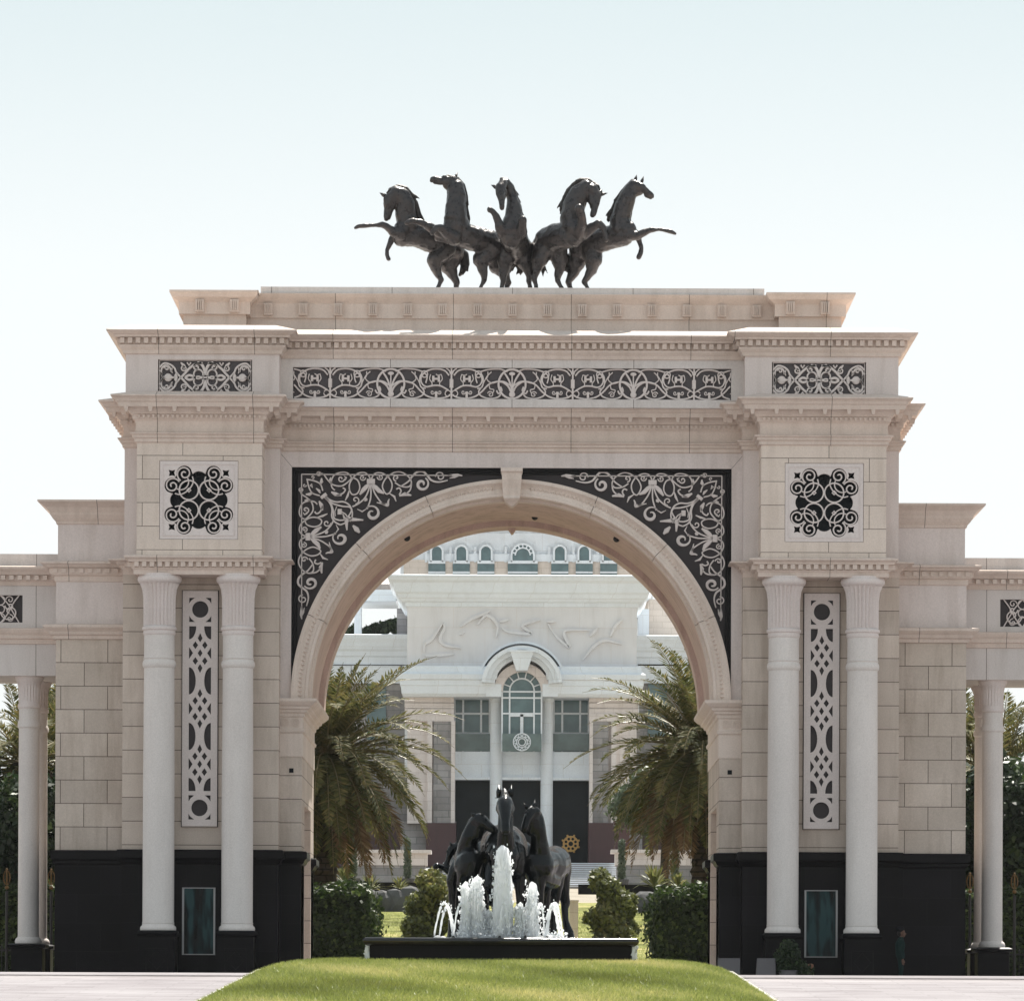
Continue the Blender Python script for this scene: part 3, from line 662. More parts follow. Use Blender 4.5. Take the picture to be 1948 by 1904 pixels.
# egg and dart on the ring
for half_ in (0,1):
  mb=MB()
  for i in range(75*half_,75*half_+75):
      a=R(1+178*i/149)
      if abs(i-74.5)<4: continue
      r=pr(401.5); cx_,cz_=r*math.cos(a),zc+r*math.sin(a); t=Vector((-math.sin(a),0,math.cos(a))); nn=Vector((math.cos(a),0,math.sin(a))); c=Vector((cx_,YD-.06,cz_))
      p=[c+nn*.11,c+t*.055+nn*.02,c-nn*.09,c-t*.055+nn*.02]; q=c+Vector((0,-.055,0))
      mb.add([tuple(x) for x in p]+[tuple(q)],[(0,1,4),(1,2,4),(2,3,4),(3,0,4)])
  mb.build('egg_and_dart',M['arch'],gate)
# keystone
mb=MB(); kz=lambda py:zz(py,YD)
P=[(893.5,.345,-.60),(900,.345,-.60),(903,.315,-.52),(915,.305,-.50),(930,.29,-.40),(945,.265,-.34),(950,.25,-.40),(953,.24,-.34),(956,.18,-.22),(963,.03,-.06)]
b=0
for py,hw_,yo in P: z=kz(py); mb.v+=[(-hw_,YD+yo,z),(hw_,YD+yo,z),(hw_,YD+.6,z),(-hw_,YD+.6,z)]
mb.f.append((0,3,2,1)); 
for i in range(len(P)-1):
    for k in range(4): q=(k+1)%4; mb.f.append((4*i+k,4*i+q,4*i+4+q,4*i+4+k))
mb.f.append(tuple(4*(len(P)-1)+k for k in range(4))); mb.build('keystone',M['arch'],gate)
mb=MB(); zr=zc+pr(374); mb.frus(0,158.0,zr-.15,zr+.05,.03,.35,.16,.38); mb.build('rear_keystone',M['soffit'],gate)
for a in (86.5,122,58):
    r=pr(384); mb=MB(); mb.ball((r*math.cos(R(a)) if a!=86.5 else .75,155.5 if a==86.5 else 153,zc+r*math.sin(R(a))),.11,.11,.11); mb.build('dome_camera',M['iron'],gate,smooth='all')
# filigree
K=1/2.2918/1.8896; lwf=K/60
for s in(-1,1):
    mb=MB(); Yf=YS-.09
    def m1(L,sw=False):
        o=[]
        for a,b in L:
            if sw:  # mirror about the diagonal of the corner (180,985), vertical arm is shorter
                a,b=180+(b-985)*1.0,985+(a-180)*.9
            dx=1000*K*2.2918+ a*K; px=(1000/1.8896)+a*K; py=(1280/1.8896)+b*K
            o.append((s*hx(969.3+1.4-px,Yf)*-1*-1,zz(py-1.2,Yf)))
        return o
    ww=13*lwf*1.6
    for sw in(False,True):
        y=Yf+(.004 if sw else 0)
        r=lambda L,w,cl=False,tp=False: mb.ribbon(m1(L,sw),[q*lwf for q in w] if isinstance(w,list) else w*lwf,y,.075,cl,tp)
        r([(180,985),(1420,990)],9); r([(1385,990),(1430,988),(1465,985),(1505,992)],26,False,True); r([(1400,1012),(1440,1005),(1480,992)],16,False,True)
        r(crm([(320,975),(360,985),(395,1030),(440,1070),(510,1080),(570,1040),(590,1010),(560,975),(510,968),(450,990),(425,1040),(430,1090),(455,1115)],5),12)
        r(crm([(590,1010),(640,1030),(660,1090),(640,1140),(600,1150),(575,1110),(580,1050),(630,985),(690,968),(730,990),(745,1020)],5),12)
        r(crm([(755,1020),(780,980),(830,970),(890,1000),(925,1060),(915,1120),(880,1145),(850,1100),(850,1060),(880,1010),(940,970),(1000,965),(1060,1000),(1085,1050),(1060,1085),(1000,1080),(950,1050)],5),12)
        r(crm([(1000,1080),(1060,1040),(1090,1000),(1130,965),(1180,960),(1215,990),(1250,1030),(1310,1045),(1385,1030)],5),[10+10*math.sin(pi*i/40) for i in range(41)])
        r(spiral(1172,1062,58,-60,1.25,1,30,.2),[12+14*math.sin(pi*i/30) for i in range(31)])
        r(spiral(1322,1000,40,-180,1.3,1,24,.2),11); r(circ(322,980,16,12),9,True); r(circ(300,1003,0.1,3),2,True)
        r(spiral(682,1010,26,0,1.3),10); r(spiral(828,1005,26,180,1.3,-1),10)
        r(spiral(505,1020,30,0,1.1),12); r(spiral(960,1010,28,90,1.1),12)
        # centre band and fan
        r([(718,1040),(785,1040)],44)
        for q in ([(745,1060),(730,1120),(700,1180),(650,1225),(600,1250)],[(750,1060),(752,1140),(745,1200),(720,1270)],[(757,1060),(780,1130),(810,1180),(850,1225),(890,1225)]): r(crm(q,4),13)
        r([(740,1060),(715,1085),(690,1110),(660,1150)],42,False,True); r([(762,1060),(790,1090),(820,1120),(860,1140)],42,False,True)
        r(crm([(800,1215),(850,1225),(890,1240),(895,1205),(905,1185)],4),20,False,True)
        r(spiral(764,1305,66,-140,1.2,1,30,.25),[10+20*math.sin(pi*i/30)**2 for i in range(31)]); r([(640,1270),(680,1290),(720,1265)],14,False,True)
        r([(425,1130),(460,1148),(510,1158)],36,False,True); r(crm([(470,1160),(520,1140),(540,1110),(520,1095)],4),13)
        r([(985,1160),(1030,1145),(1085,1155)],36,False,True); r(crm([(960,1105),(985,1095),(1000,1120),(985,1150)],4),13); r(crm([(1040,1145),(1075,1110),(1085,1060)],4),13)
        r([(575,1110),(560,1160),(540,1200)],20,False,True); r([(905,1140),(945,1165),(960,1205)],20,False,True)
        r(spiral(625,1195,34,90,1.1,-1),11); r([(700,1205),(712,1190),(720,1180)],30,False,True); r([(420,1010),(412,1035),(430,1060)],22,False,True); r([(540,1035),(548,1010),(530,1000)],16,False,True)
        # diagonal half
        r(crm([(225,1025),(240,1090),(270,1140),(330,1160)],5),12); r(crm([(360,1165),(410,1215),(432,1270),(430,1330),(455,1375),(500,1400)],5),14)
        r(crm([(375,1175),(440,1225),(520,1248),(580,1255),(600,1300)],5),14); r(crm([(600,1300),(590,1350),(540,1385),(500,1400)],5),13)
        r([(215,1150),(245,1150),(275,1135)],30,False,True); r(spiral(205,1075,16,0,1),8); r([(560,1330),(600,1355),(690,1360)],34,False,True); r(crm([(520,1310),(545,1350),(590,1370)],4),11)
    y=Yf-.004; r=lambda L,w,cl=False,tp=False: mb.ribbon(m1(L),w*lwf,y,.08,cl,tp)
    r([(250,1075),(270,1095),(262,1065)],12,True); r([(495,1270),(495,1315)],38); r([(340,1180),(385,1145)],30); r([(605,1405),(635,1437),(660,1465)],46,False,True); r([(300,1100),(325,1120),(335,1140)],24,False,True)
    r([(470,1250),(455,1290),(460,1330)],8)
    mb.build('filigree',M['carve'],sp)
# ================================================================ GROUND
def road(y): 
    if y<46: return -1.6
    if y<112: return .834-.0368*(112-y)
    if y<122: return .834-.084*((y-112)/10)
    return GZ
def terr(y):
    pts=[(-50,-1.6),(46,-1.62),(112,.80),(122,.72),(160,.72),(170,1.35),(216,4.42),(230,5.0),(284,7.25),(302,9.0),(700,9.0),(6000,9.0)]
    for (a,b),(c,d) in zip(pts[:-1],pts[1:]):
        if y<=c: return b+(d-b)*(y-a)/(c-a)
    return 9
m,nt,b=newmat('lawn_ground',(.10,.13,.03),.9,.1); tc=N(nt,'ShaderNodeTexCoord').outputs['Object']
c=ramp(nt,noise(nt,tc,.35,6,.65),[(.36,(.085,.09,.02)),(.5,(.20,.21,.06)),(.66,(.38,.32,.14))]); c=mixc(nt,1,c,ramp(nt,noise(nt,tc,9,4,.7),[(.3,(.6,.6,.6)),(.7,(1.3,1.3,1.3))]),'MULTIPLY'); nt.links.new(c,b.inputs['Base Color']); bump(nt,b,noise(nt,tc,30,3),.6,.05); M['lawn']=m
m,nt,b=newmat('pale_paving',(.66,.64,.64),.85,.2); tc=N(nt,'ShaderNodeTexCoord').outputs['Object']
br=N(nt,'ShaderNodeTexBrick'); br.offset=.5; br.inputs['Scale'].default_value=1; br.inputs['Brick Width'].default_value=1.6; br.inputs['Row Height'].default_value=.8; br.inputs['Mortar Size'].default_value=.008
br.inputs['Color1'].default_value=(.25,.235,.245,1); br.inputs['Color2'].default_value=(.215,.20,.21,1); br.inputs['Mortar'].default_value=(.15,.14,.145,1); nt.links.new(tc,br.inputs[0])
mp=N(nt,'ShaderNodeMapping'); mp.inputs['Scale'].default_value=(.35,2.6,1); nt.links.new(tc,mp.inputs[0])
c=mixc(nt,1,br.outputs[0],ramp(nt,noise(nt,mp.outputs[0],1.3,7,.75),[(.36,(.60,.56,.57)),(.50,(1.03,1.03,1.03))]),'MULTIPLY'); c=mixc(nt,1,c,ramp(nt,noise(nt,tc,.22,3,.6),[(.35,(.86,.84,.85)),(.6,(1.05,1.05,1.05))]),'MULTIPLY'); nt.links.new(c,b.inputs['Base Color'])
bump(nt,b,noise(nt,mp.outputs[0],5,4,.7),.5,.03); M['paving']=m
m,nt,b=newmat('kerb_stone',(.42,.40,.39),.8,.2); M['kerb']=m
m,nt,b=newmat('beige_ground',(.28,.25,.20),.9,.1); tc=N(nt,'ShaderNodeTexCoord').outputs['Object']; nt.links.new(ramp(nt,noise(nt,tc,.5,6),[(.3,(.2,.18,.14)),(.7,(.34,.30,.25))]),b.inputs['Base Color']); M['sand']=m
def sheet(name,xs,ys,f,mat,kind='structure'):
    V=[(x,y,f(x,y)) for y in ys for x in xs]; n=len(xs)
    Fq=[(j*n+i,j*n+i+1,(j+1)*n+i+1,(j+1)*n+i) for j in range(len(ys)-1) for i in range(n-1)]
    o=fastmesh(name,V,Fq,mat); o.data.polygons.foreach_set('use_smooth',[True]*len(Fq)); o['kind']=kind; return o
ysg=[-40,0,46]+list(range(50,310,4))+[400,700]
sheet('ground',[-400,-200,-60,-30,-14,0,14,30,60,200,400],ysg,lambda x,y:terr(y)-.02-(.02 if y<125 else 0),M['sand'])
MX=-.25; MH=5.4
sheet('paving',[-70,-30,-15,-6,0,6,15,30,70],[-20,0,46]+list(range(50,112,4))+[109,110,111,112,113,114,116,119,122,130,140,150,158,164],lambda x,y:road(y)+.012,M['paving'])
def mound(x,y):
    u=max(-1,min(1,(x-MX)/MH)); e=max(0,1-abs(u)**9); h=road(min(y,109))+.13+.30*e
    if y>107: h-= .02*(y-107)**1.3*.5
    if y>119: h-= .05*(y-119)
    return h
xs=[MX+MH*math.sin(pi/2*t/10) for t in range(-10,11)]
sheet('grass_mound',xs,[44,60]+list(range(66,126,2)),mound,M['lawn'])
for s in(-1,1):
    mb=MB(); xk=MX+s*(MH+.08); pts=[(xk,y) for y in list(range(60,127,3))]
    for (x,y),(x2,y2) in zip(pts[:-1],pts[1:]):
        a,b_=road(y)+.13,road(y2)+.13; mb.add([(x-.09,y,a-.3),(x+.09,y,a-.3),(x+.09,y,a),(x-.09,y,a),(x-.09,y2,b_-.3),(x+.09,y2,b_-.3),(x+.09,y2,b_),(x-.09,y2,b_)],[(3,2,6,7),(0,3,7,4),(1,5,6,2)])
    o=mb.build('kerb',M['kerb']); o['kind']='structure'
sheet('far_lawn',[-40,-20,-8,0,8,20,40],[166,170,180,190,200,210,216,230,240],lambda x,y:terr(y)+.02,M['lawn'])
# grass blades
def blades(name,n,xr,yr,hf,h0,h1,mat,ybias=1.0):
    x=rng.uniform(xr[0],xr[1],n); y=yr[0]+(yr[1]-yr[0])*rng.random(n)**ybias
    z=np.array([hf(a,b) for a,b in zip(x,y)])-.01
    a=rng.uniform(0,2*pi,n); h=rng.uniform(h0,h1,n); wv=rng.uniform(.006,.014,n)*(1+.0*y)
    lx=rng.normal(0,.5,n)*h; ly=rng.normal(0,.5,n)*h
    V=np.zeros((n,3,3)); V[:,0]=np.c_[x-np.cos(a)*wv,y-np.sin(a)*wv,z]; V[:,1]=np.c_[x+np.cos(a)*wv,y+np.sin(a)*wv,z]; V[:,2]=np.c_[x+lx,y+ly,z+h]
    pn=np.array([math.sin(p*.9+q*.23)+math.sin(p*.37-q*.31+2)+.6*math.sin(p*2.3+q*.6) for p,q in zip(x,y)]); rd=np.clip(.45+.20*pn+rng.normal(0,.15,n),0,1)
    o=fastmesh(name,V.reshape(-1,3),np.arange(n*3).reshape(-1,3),mat,rand=rd); o['kind']='stuff'; return o
blades('grass',190000,(MX-MH-.04,MX+MH+.04),(79,109.5),mound,.025,.11,M['grassblade'],.85)
blades('lawn_grass',30000,(-7,7),(168,215),lambda x,y:terr(y)+.02,.05,.12,M['grassblade'])
# ================================================================ COLONNADES
YE=152.5
for s in(-1,1):
    nm='left' if s<0 else 'right'
    col=empty('colonnade',(s*19,YE,GZ),'low stone colonnade with fluted columns running off the %s edge of the gate'%nm,'colonnade','colonnades beside the gate')
    x0,x1=side(s,hx(862,YE),30); D2=156.3
    Pz=lambda L:prof(L,YE)
    mb=MB(); mb.stack(x0,x1,YE,D2,Pz([(0,1289),(0,1229)])); mb.build('lintel',M['frieze'],col)
    mb=MB(); mb.stack(x0,x1,YE,D2,Pz([(0,1229),(4,1228),(5,1220),(9,1218),(10,1212),(14,1207),(17,1201),(17,1199),(0,1198)])); mb.build('architrave',M['mould2'],col)
    mb=MB(); g0=hx(930,YE); gz1,gz0=zz(1136,YE),zz(1188,YE)
    a,b=side(s,hx(862,YE),g0); mb.box(a,b,YE,D2,zz(1198,YE),zz(1118,YE)); a,b=side(s,g0,30); mb.box(a,b,YE,D2,zz(1198,YE),gz0); mb.box(a,b,YE,D2,gz1,zz(1118,YE)); mb.box(a,b,YE+.2,D2-.1,gz0,gz1); mb.build('frieze_wall',M['frieze'],col)
    mb=MB(); a,b=side(s,g0,30); mb.box(a,b,YE+.15,YE+.18,gz0,gz1); mb.build('grille_backing',M['panel_dark'],col)
    mb=MB(); x=g0+.1; zc_=(gz0+gz1)/2; hh=(gz1-gz0)/2; j=0
    while x<24:
        for q,(rr,tt) in enumerate(((.30,1.2),(.16,.9))):
            f=lambda L:[(s*(x+.32+p),zc_+r_) for p,r_ in L]
            mb.ribbon(f(spiral(0,(.09 if j%2 else -.09)+q*(-.2 if j%2 else .2),rr,90*j,tt,1 if j%2 else -1)),.045,YE+.06+.003*q,.09)
        mb.ribbon(f(crm([(-.3,-hh),(-.1,-.1),(.05,.15),(.3,hh)],5)),.04,YE+.07,.08); mb.ribbon(f(crm([(-.3,hh),(-.12,.2),(.1,-.2),(.3,-hh)],5)),.04,YE+.075,.08)
        mb.ribbon(f(circ(.3,0,.13,14)),.035,YE+.068,.08,True)
        mb.ribbon(f(circ(.31,.28,.15,14)),.035,YE+.073,.08,True); mb.ribbon(f(circ(.31,-.28,.15,14)),.035,YE+.073,.08,True); mb.ribbon(f(spiral(0,.3,.13,0,1.2)),.035,YE+.077,.08); mb.ribbon(f(spiral(0,-.3,.13,90,1.2)),.035,YE+.077,.08)
        x+=.62; j+=1
    mb.build('tracery',M['carve'],col)
    mb=MB(); mb.stack(x0,x1,YE,D2,Pz([(0,1118),(3,1117.5),(4,1110),(9,1107),(9,1099),(16,1097),(20,1092),(26,1087),(28,1084),(28,1081.5),(0,1080)])); dentils(mb,x0,x1,YE-.12,.27,.14,zz(1107,YE-.2),zz(1098.5,YE-.2),.17); mb.build('cornice',M['mould2'],col)
    mb=MB(); mb.stack(x0,x1,YE+.1,D2-.1,Pz([(0,1080),(0,1057)])); mb.build('parapet',M['frieze'],col)
    for (h,Yc) in ((926,153.1),(926,155.7),(1075,153.1),(1075,155.7)):
        cxx=s*h/59.4; r=.34; P=lambda py:zz(py,153.1)
        co=empty('column',parent=col); mb=MB()
        mb.lathe(cxx,Yc,[(r*1.25,P(1798)),(r*1.28,P(1794)),(r*1.2,P(1789)),(r*1.02,P(1786)),(r,P(1780)),(r*.98,P(1420)),(r*.98,P(1390)),(r*1.1,P(1387)),(r*1.1,P(1380)),(r,P(1377)),(r*.97,P(1374)),(r*.97,P(1352))],36); mb.build('shaft',M['col'],co,smooth=True)
        mb=MB(); mb.lathe(cxx,Yc,[(r*.97,P(1352)),(r*1.08,P(1350)),(r*1.1,P(1345)),(r,P(1341)),(r*1.03,P(1338)),(r*1.03,P(1316)),(r*1.15,P(1303)),(r*1.33,P(1297)),(r*1.38,P(1293)),(r*1.36,P(1289)),(r*1.3,P(1286.5))],44,(P(1339),P(1300),.90)); mb.build('capital',M['carve'],co,smooth=True)
        mb=MB(); mb.stack(cxx-.5,cxx+.5,Yc-.5,Yc+.5,[(0,GZ-.2),(0,P(1808)),(.1,P(1806)),(.12,P(1801)),(.0,P(1798))]); mb.build('plinth',M['granite'],co)
    # fence behind the colonnade
    fe=empty('iron_fence',(s*17,158.5,GZ),'tall black iron railing with gilded finials behind the %s colonnade'%nm,'fence','iron railings')
    for i in range(6):
        px=s*(13.9+i*1.49)
        mb=MB(); mb.tube([(px,158.5,GZ),(px,158.5,3.9)],.05,8); mb.build('post',M['iron'],fe)
        mb=MB()
        for q in(0,90): mb.tube([(px+.11*math.cos(R(t))*math.cos(R(q)),158.5+.11*math.cos(R(t))*math.sin(R(q)),4.35+.24*math.sin(R(t))) for t in range(0,361,30)],.018,5)
        mb.ball((px,158.5,4.62),.04); mb.ball((px,158.5,4.02),.07); mb.build('finial',M['gold'],fe)
        for k in range(1,9):
            qx=px+s*k*.165; mb=MB(); mb.tube([(qx,158.5,GZ),(qx,158.5,2.0)],.014,5); mb.ball((qx,158.5,2.02),.03,.03,.07); mb.build('bar',M['iron'],fe)
    mb=MB(); a,b=side(s,13.9,13.9+5*1.49)
    for z in (1.0,1.9): mb.box(a,b,158.48,158.52,z,z+.05)
    mb.build('rail',M['iron'],fe)
# ================================================================ FAR BUILDING
def BX(x,y,Y=300): return W(582.1+x/2.454,979+y/2.454,Y)
bl=empty('grand_pavilion',(BX(1008,500).x,300,9),'large white classical building with teal windows and carved frieze seen through the arch','building')
def bbox(name,x0,y0,x1,y1,Y,dep,mat,parent=None,label=None):
    a=BX(x0,y1,Y); b=BX(x1,y0,Y); mb=MB(); mb.box(a.x,b.x,Y,Y+dep,a.z,b.z); return mb.build(name,mat,parent or bl,label=label)
Y0=300.0
bbox('frieze_wall',472,412,1545,740,Y0,12,M['relief'])
# big cornice
def bstack(name,x0,x1,Y,dep,pts,mat):
    a=BX(x0,500,Y).x; b=BX(x1,500,Y).x; k=Y/F/2.454
    mb=MB(); mb.stack(a,b,Y,Y+dep,[(o*k,BX(1008,y,Y-o*k).z) for o,y in pts]); return mb.build(name,mat,bl)
bstack('main_cornice',472,1545,Y0,12,[(0,432),(8,428),(8,412),(26,405),(40,385),(44,372),(56,362),(62,338),(66,318),(84,306),(92,290),(92,282),(0,280)],M['white_stone'])
for xa,xb in ((462,862),(1154,1555)): bstack('middle_cornice',xa,xb,Y0-1,10,[(0,850),(14,835),(18,800),(22,796),(22,772),(30,768),(34,745),(18,735),(12,720),(10,708),(0,706)],M['white_stone'])
# hood over the central window
def arc3(name,cx,cy,r0,r1,Y,dep,mat,a0=0,a1=180,n=40,parent=None):
    k=Y/F/2.454; c=BX(cx,cy,Y); mb=MB()
    for i in range(n+1):
        a=R(a0+(a1-a0)*i/n)
        for r,y in ((r0*k,Y),(r1*k,Y),(r1*k,Y+dep),(r0*k,Y+dep)): mb.v.append((c.x+r*math.cos(a),y,c.z+r*math.sin(a)))
    for i in range(n):
        for q in range(4): p=(q+1)%4; mb.f.append((4*i+q,4*i+p,4*i+4+p,4*i+4+q))
    mb.f.append((0,3,2,1)); e=4*n; mb.f.append((e,e+1,e+2,e+3)); return mb.build(name,mat,parent or bl,smooth=True)
hc_=(1008,800)
for r0,r1,dy_ in ((200,210,-1.2),(172,190,-2.4),(150,172,-2.1),(128,150,-1.7)): arc3('hood',*hc_,r0,r1,Y0+dy_,4,M['white_stone'],6,174)
arc3('hood',1008,822,90,130,Y0-1.2,4,M['pinkstone'])
for xa,xb in ((840,912),(1104,1176)): bbox('impost_block',xa,790,xb,848,Y0-1.25,4,M['white_stone'])
a=BX(1008,640,Y0-2.6); b=BX(1008,725,Y0-2.6); mb=MB(); mb.frus(a.x,Y0-1.6,b.z,a.z,.35,.9,.72,1.0); mb.box(a.x-.78,a.x+.78,Y0-2.7,Y0-1,a.z,a.z+.12); mb.build('keystone',M['white_stone'],bl)
# relief of running shapes
mb=MB(); k=Y0/F/2.454
for L in ([(552,640),(556,605),(590,580),(640,505)],[(640,505),(646,530),(626,580),(650,610),(722,622)],[(552,660),(640,655),(690,650)],[(720,525),(770,490),(835,462),(858,448)],[(800,515),(820,490),(845,470),(880,495),(895,530),(885,575)],[(905,500),(945,490)],[(915,530),(950,548),(1050,555),(1010,520),(1060,500),(1095,492)],[(1125,500),(1165,497)],[(1130,510),(1170,570),(1228,618),(1205,560),(1220,540),(1320,540)],[(1325,570),(1365,525)],[(1290,680),(1340,620),(1395,588),(1475,605)],[(1420,570),(1445,520),(1475,490)],[(715,560),(740,545)]):
    P=[(BX(x,y).x,BX(x,y).z) for x,y in L]; mb.ribbon(crm(P,6),.22,Y0-.22,.22,taper=True)
mb.build('relief_carving',M['relief'],bl)
# storey with glass between columns
bbox('back_wall',460,845,1555,1225,Y0+2.4,8,M['white_stone'])
win=[(692,860),(1155,1322)]
for x0,x1 in win:
    wn=empty('tall_window',parent=bl); Yg=Y0+2.2
    bbox('pane',x0,850,x1,1105,Yg,.1,M['tealglass'],wn)
    mb=MB()
    for x in (x0+2,x0+(x1-x0)*.25,x0+(x1-x0)*.75,x1-2): p=BX(x,850,Yg); q=BX(x,1105,Yg); mb.box(p.x-.06,p.x+.06,Yg-.1,Yg,q.z,p.z)
    for y in (852,928,1020): p=BX(x0,y,Yg); q=BX(x1,y,Yg); mb.box(p.x,q.x,Yg-.12,Yg-.01,p.z-.06,p.z+.06)
    mb.build('muntins',M['white_stone'],wn)
    bbox('rail_glass',x0-4,1022,x1+4,1103,Yg-.5,.05,M['railglass'],wn)
wn=empty('arched_window',parent=bl); Yg=Y0-.6; c=BX(1008,822,Yg); k=Yg/F/2.454; r=92*k; mb=MB()
zb=BX(1008,1105,Yg).z; pts=[(c.x+r*math.cos(R(t)),Yg,c.z+r*math.sin(R(t))) for t in range(0,181,6)]+[(c.x-r,Yg,zb),(c.x+r,Yg,zb)]
mb.add(pts+[(x,y+.1,z) for x,y,z in pts],[tuple(range(len(pts)))]); mb.build('pane',M['tealglass'],wn)
mb=MB(); mb.ribbon([(c.x+r*math.cos(R(t)),c.z+r*math.sin(R(t))) for t in range(0,181,6)],.12,Yg-.12,.12); mb.ribbon([(c.x+r*.62*math.cos(R(t)),c.z+r*.62*math.sin(R(t))) for t in range(0,181,6)],.10,Yg-.12,.12)
for t in range(20,180,28): mb.ribbon([(c.x+q*r*math.cos(R(t)),c.z+q*r*math.sin(R(t))) for q in(.62,1)],.08,Yg-.11,.1)
for x in (-r*.62,r*.62,-r,r): mb.box(c.x+x-.05,c.x+x+.05,Yg-.12,Yg-.01,zb,c.z)
for y in (826,855,928): z=BX(1008,y,Yg).z; mb.box(c.x-r,c.x+r,Yg-.11,Yg-.01,z-.05,z+.05)
z=BX(1008,932,Yg).z; mb.box(c.x-r*.62,c.x+r*.62,Yg-.14,Yg-.02,z-.14,z); 
for x in(-.0,): mb.box(c.x-.1,c.x+.1,Yg-.14,Yg-.02,zb,z)
mb.build('muntins',M['white_stone'],wn)
bbox('rail_glass',916,1022,1100,1103,Yg-.7,.05,M['railglass'],wn)
def rosette(name,cx,cz,r,y,mat,par):
    mb=MB(); mb.ribbon(circ(cx,cz,r,24),r*.13,y,.06,True); mb.ribbon(circ(cx,cz,r*.42,16),r*.12,y,.06,True)
    for i in range(10):
        a=2*pi*i/10; b=2*pi*(i+3)/10; mb.ribbon([(cx+r*math.cos(a),cz+r*math.sin(a)),(cx+r*math.cos(b),cz+r*math.sin(b))],r*.08,y+.004*(i%5),.05)
    return mb.build(name,mat,par)
p=BX(1008,1060,Yg-.9); rosette('rosette',p.x,p.z,.54,p.y,M['white_stone'],wn)
for x in (888,1125):
    co=empty('column',parent=bl); q=BX(x,1000,Y0+.2); P=lambda y:BX(x,y,Y0).z; r=.40
    mb=MB(); mb.lathe(q.x,Y0+.9,[(r*1.15,P(1650)),(r,P(1625)),(r*.97,P(870)),(r*1.1,P(866)),(r*1.2,P(850)),(r*1.25,P(846))],24); mb.build('shaft',M['white_stone'],co,smooth=True)
bbox('spandrel_band',692,1107,1322,1228,Y0+1.2,4,M['white_stone']); bbox('lintel',686,1225,1330,1236,Y0+.8,4,M['white_stone'])
for x0,x1 in ((692,866),(910,1105),(1150,1322)):
    d_=empty('entrance_door',parent=bl); bbox('pane',x0,1228,x1,1630,Y0+2.0,.1,M['doorglass'],d_)
    cx_=(x0+x1)/2; q=BX(cx_,1535,Y0+1.8); mb=MB(); y=q.y; r=.47
    if x0>1100:
        mb.ribbon(circ(q.x,q.z,r,28),.09,y,.06,True); mb.ribbon(circ(q.x,q.z,r*.4,16),.08,y,.06,True)
        for i in range(8):
            a=pi*i/4; mb.ribbon([(q.x+r*.4*math.cos(a),q.z+r*.4*math.sin(a)),(q.x+r*math.cos(a),q.z+r*math.sin(a))],.08,y+.003,.06); mb.ball((q.x+r*1.18*math.cos(a+pi/8),y+.03,q.z+r*1.18*math.sin(a+pi/8)),.07,.05,.07); mb.ribbon(circ(q.x+r*.7*math.cos(a+pi/8),q.z+r*.7*math.sin(a+pi/8),.11,10),.04,y+.006,.05,True)
        mb.build('gilded_emblem',M['goldflat'],d_)
# pilasters with banded rustication
for x0,x1 in ((460,690),(1322,1552)):
    for i in range(4): bbox('rusticated_band',x0+6*(i%1),852+i*27,x1,852+i*27+23,Y0-.15+.0*i,3,M['pinkstone'])
    bbox('capital_band',x0,930,x1,963,Y0-.3,3,M['pinkstone'])
    bbox('pilaster_core',x0+12,846,x1-8,1440,Y0+.05,2.5,M['pinkstone'])
for x0,x1 in ((612,676),(1340,1402)): bbox('split_stone_pier',x0-18,963,x1+10,1440,Y0-.25,2.5,M['greystone'])
for x0,x1 in ((565,590),(676,696),(1322,1340),(1424,1450)): bbox('pale_strip',x0,963,x1,1440,Y0-.4,2.5,M['pinkstone'])
for x0,x1 in ((495,564),(1451,1560)): bbox('split_stone_wall',x0,963,x1,1440,Y0+.6,3,M['greystone'])
bbox('ground_wall',440,1430,700,1640,Y0+.3,3,M['greystone']); bbox('ground_wall',1318,1430,1570,1640,Y0+.3,3,M['greystone'])
for x0,x1 in ((560,700),(1318,1500)): bbox('maroon_base',x0,1438,x1,1640,Y0-.6,3,M['maroon'])
# side wings
for s,(x0,x1) in ((-1,(-150,474)),(1,(1545,2150))):
    bbox('wing_wall',x0,700,x1,1640,Y0+6,14,M['greystone']); 
    a,b=(x0,x1)
    bstack('wing_cornice',a,b,Y0+6,14,[(0,705),(0,668),(10,660),(10,640),(20,630),(26,600),(34,580),(36,562),(0,560)],M['white_stone'])
    for i in range(3):
        xx=(x1-190-i*230) if s<0 else (x0+50+i*230)
        bbox('wing_window',xx,790,xx+90,1050,Y0+5.9,.2,M['tealglass']); bbox('wing_panel',xx-72,705,xx+155,785,Y0+5.7,.3,M['white_stone'])
        bbox('ground_window',xx,1400,xx+110,1560,Y0+5.9,.2,M['doorglass'])
    bbox('base_course',x0,1440,x1,1640,Y0+5.5,1,M['maroon'])
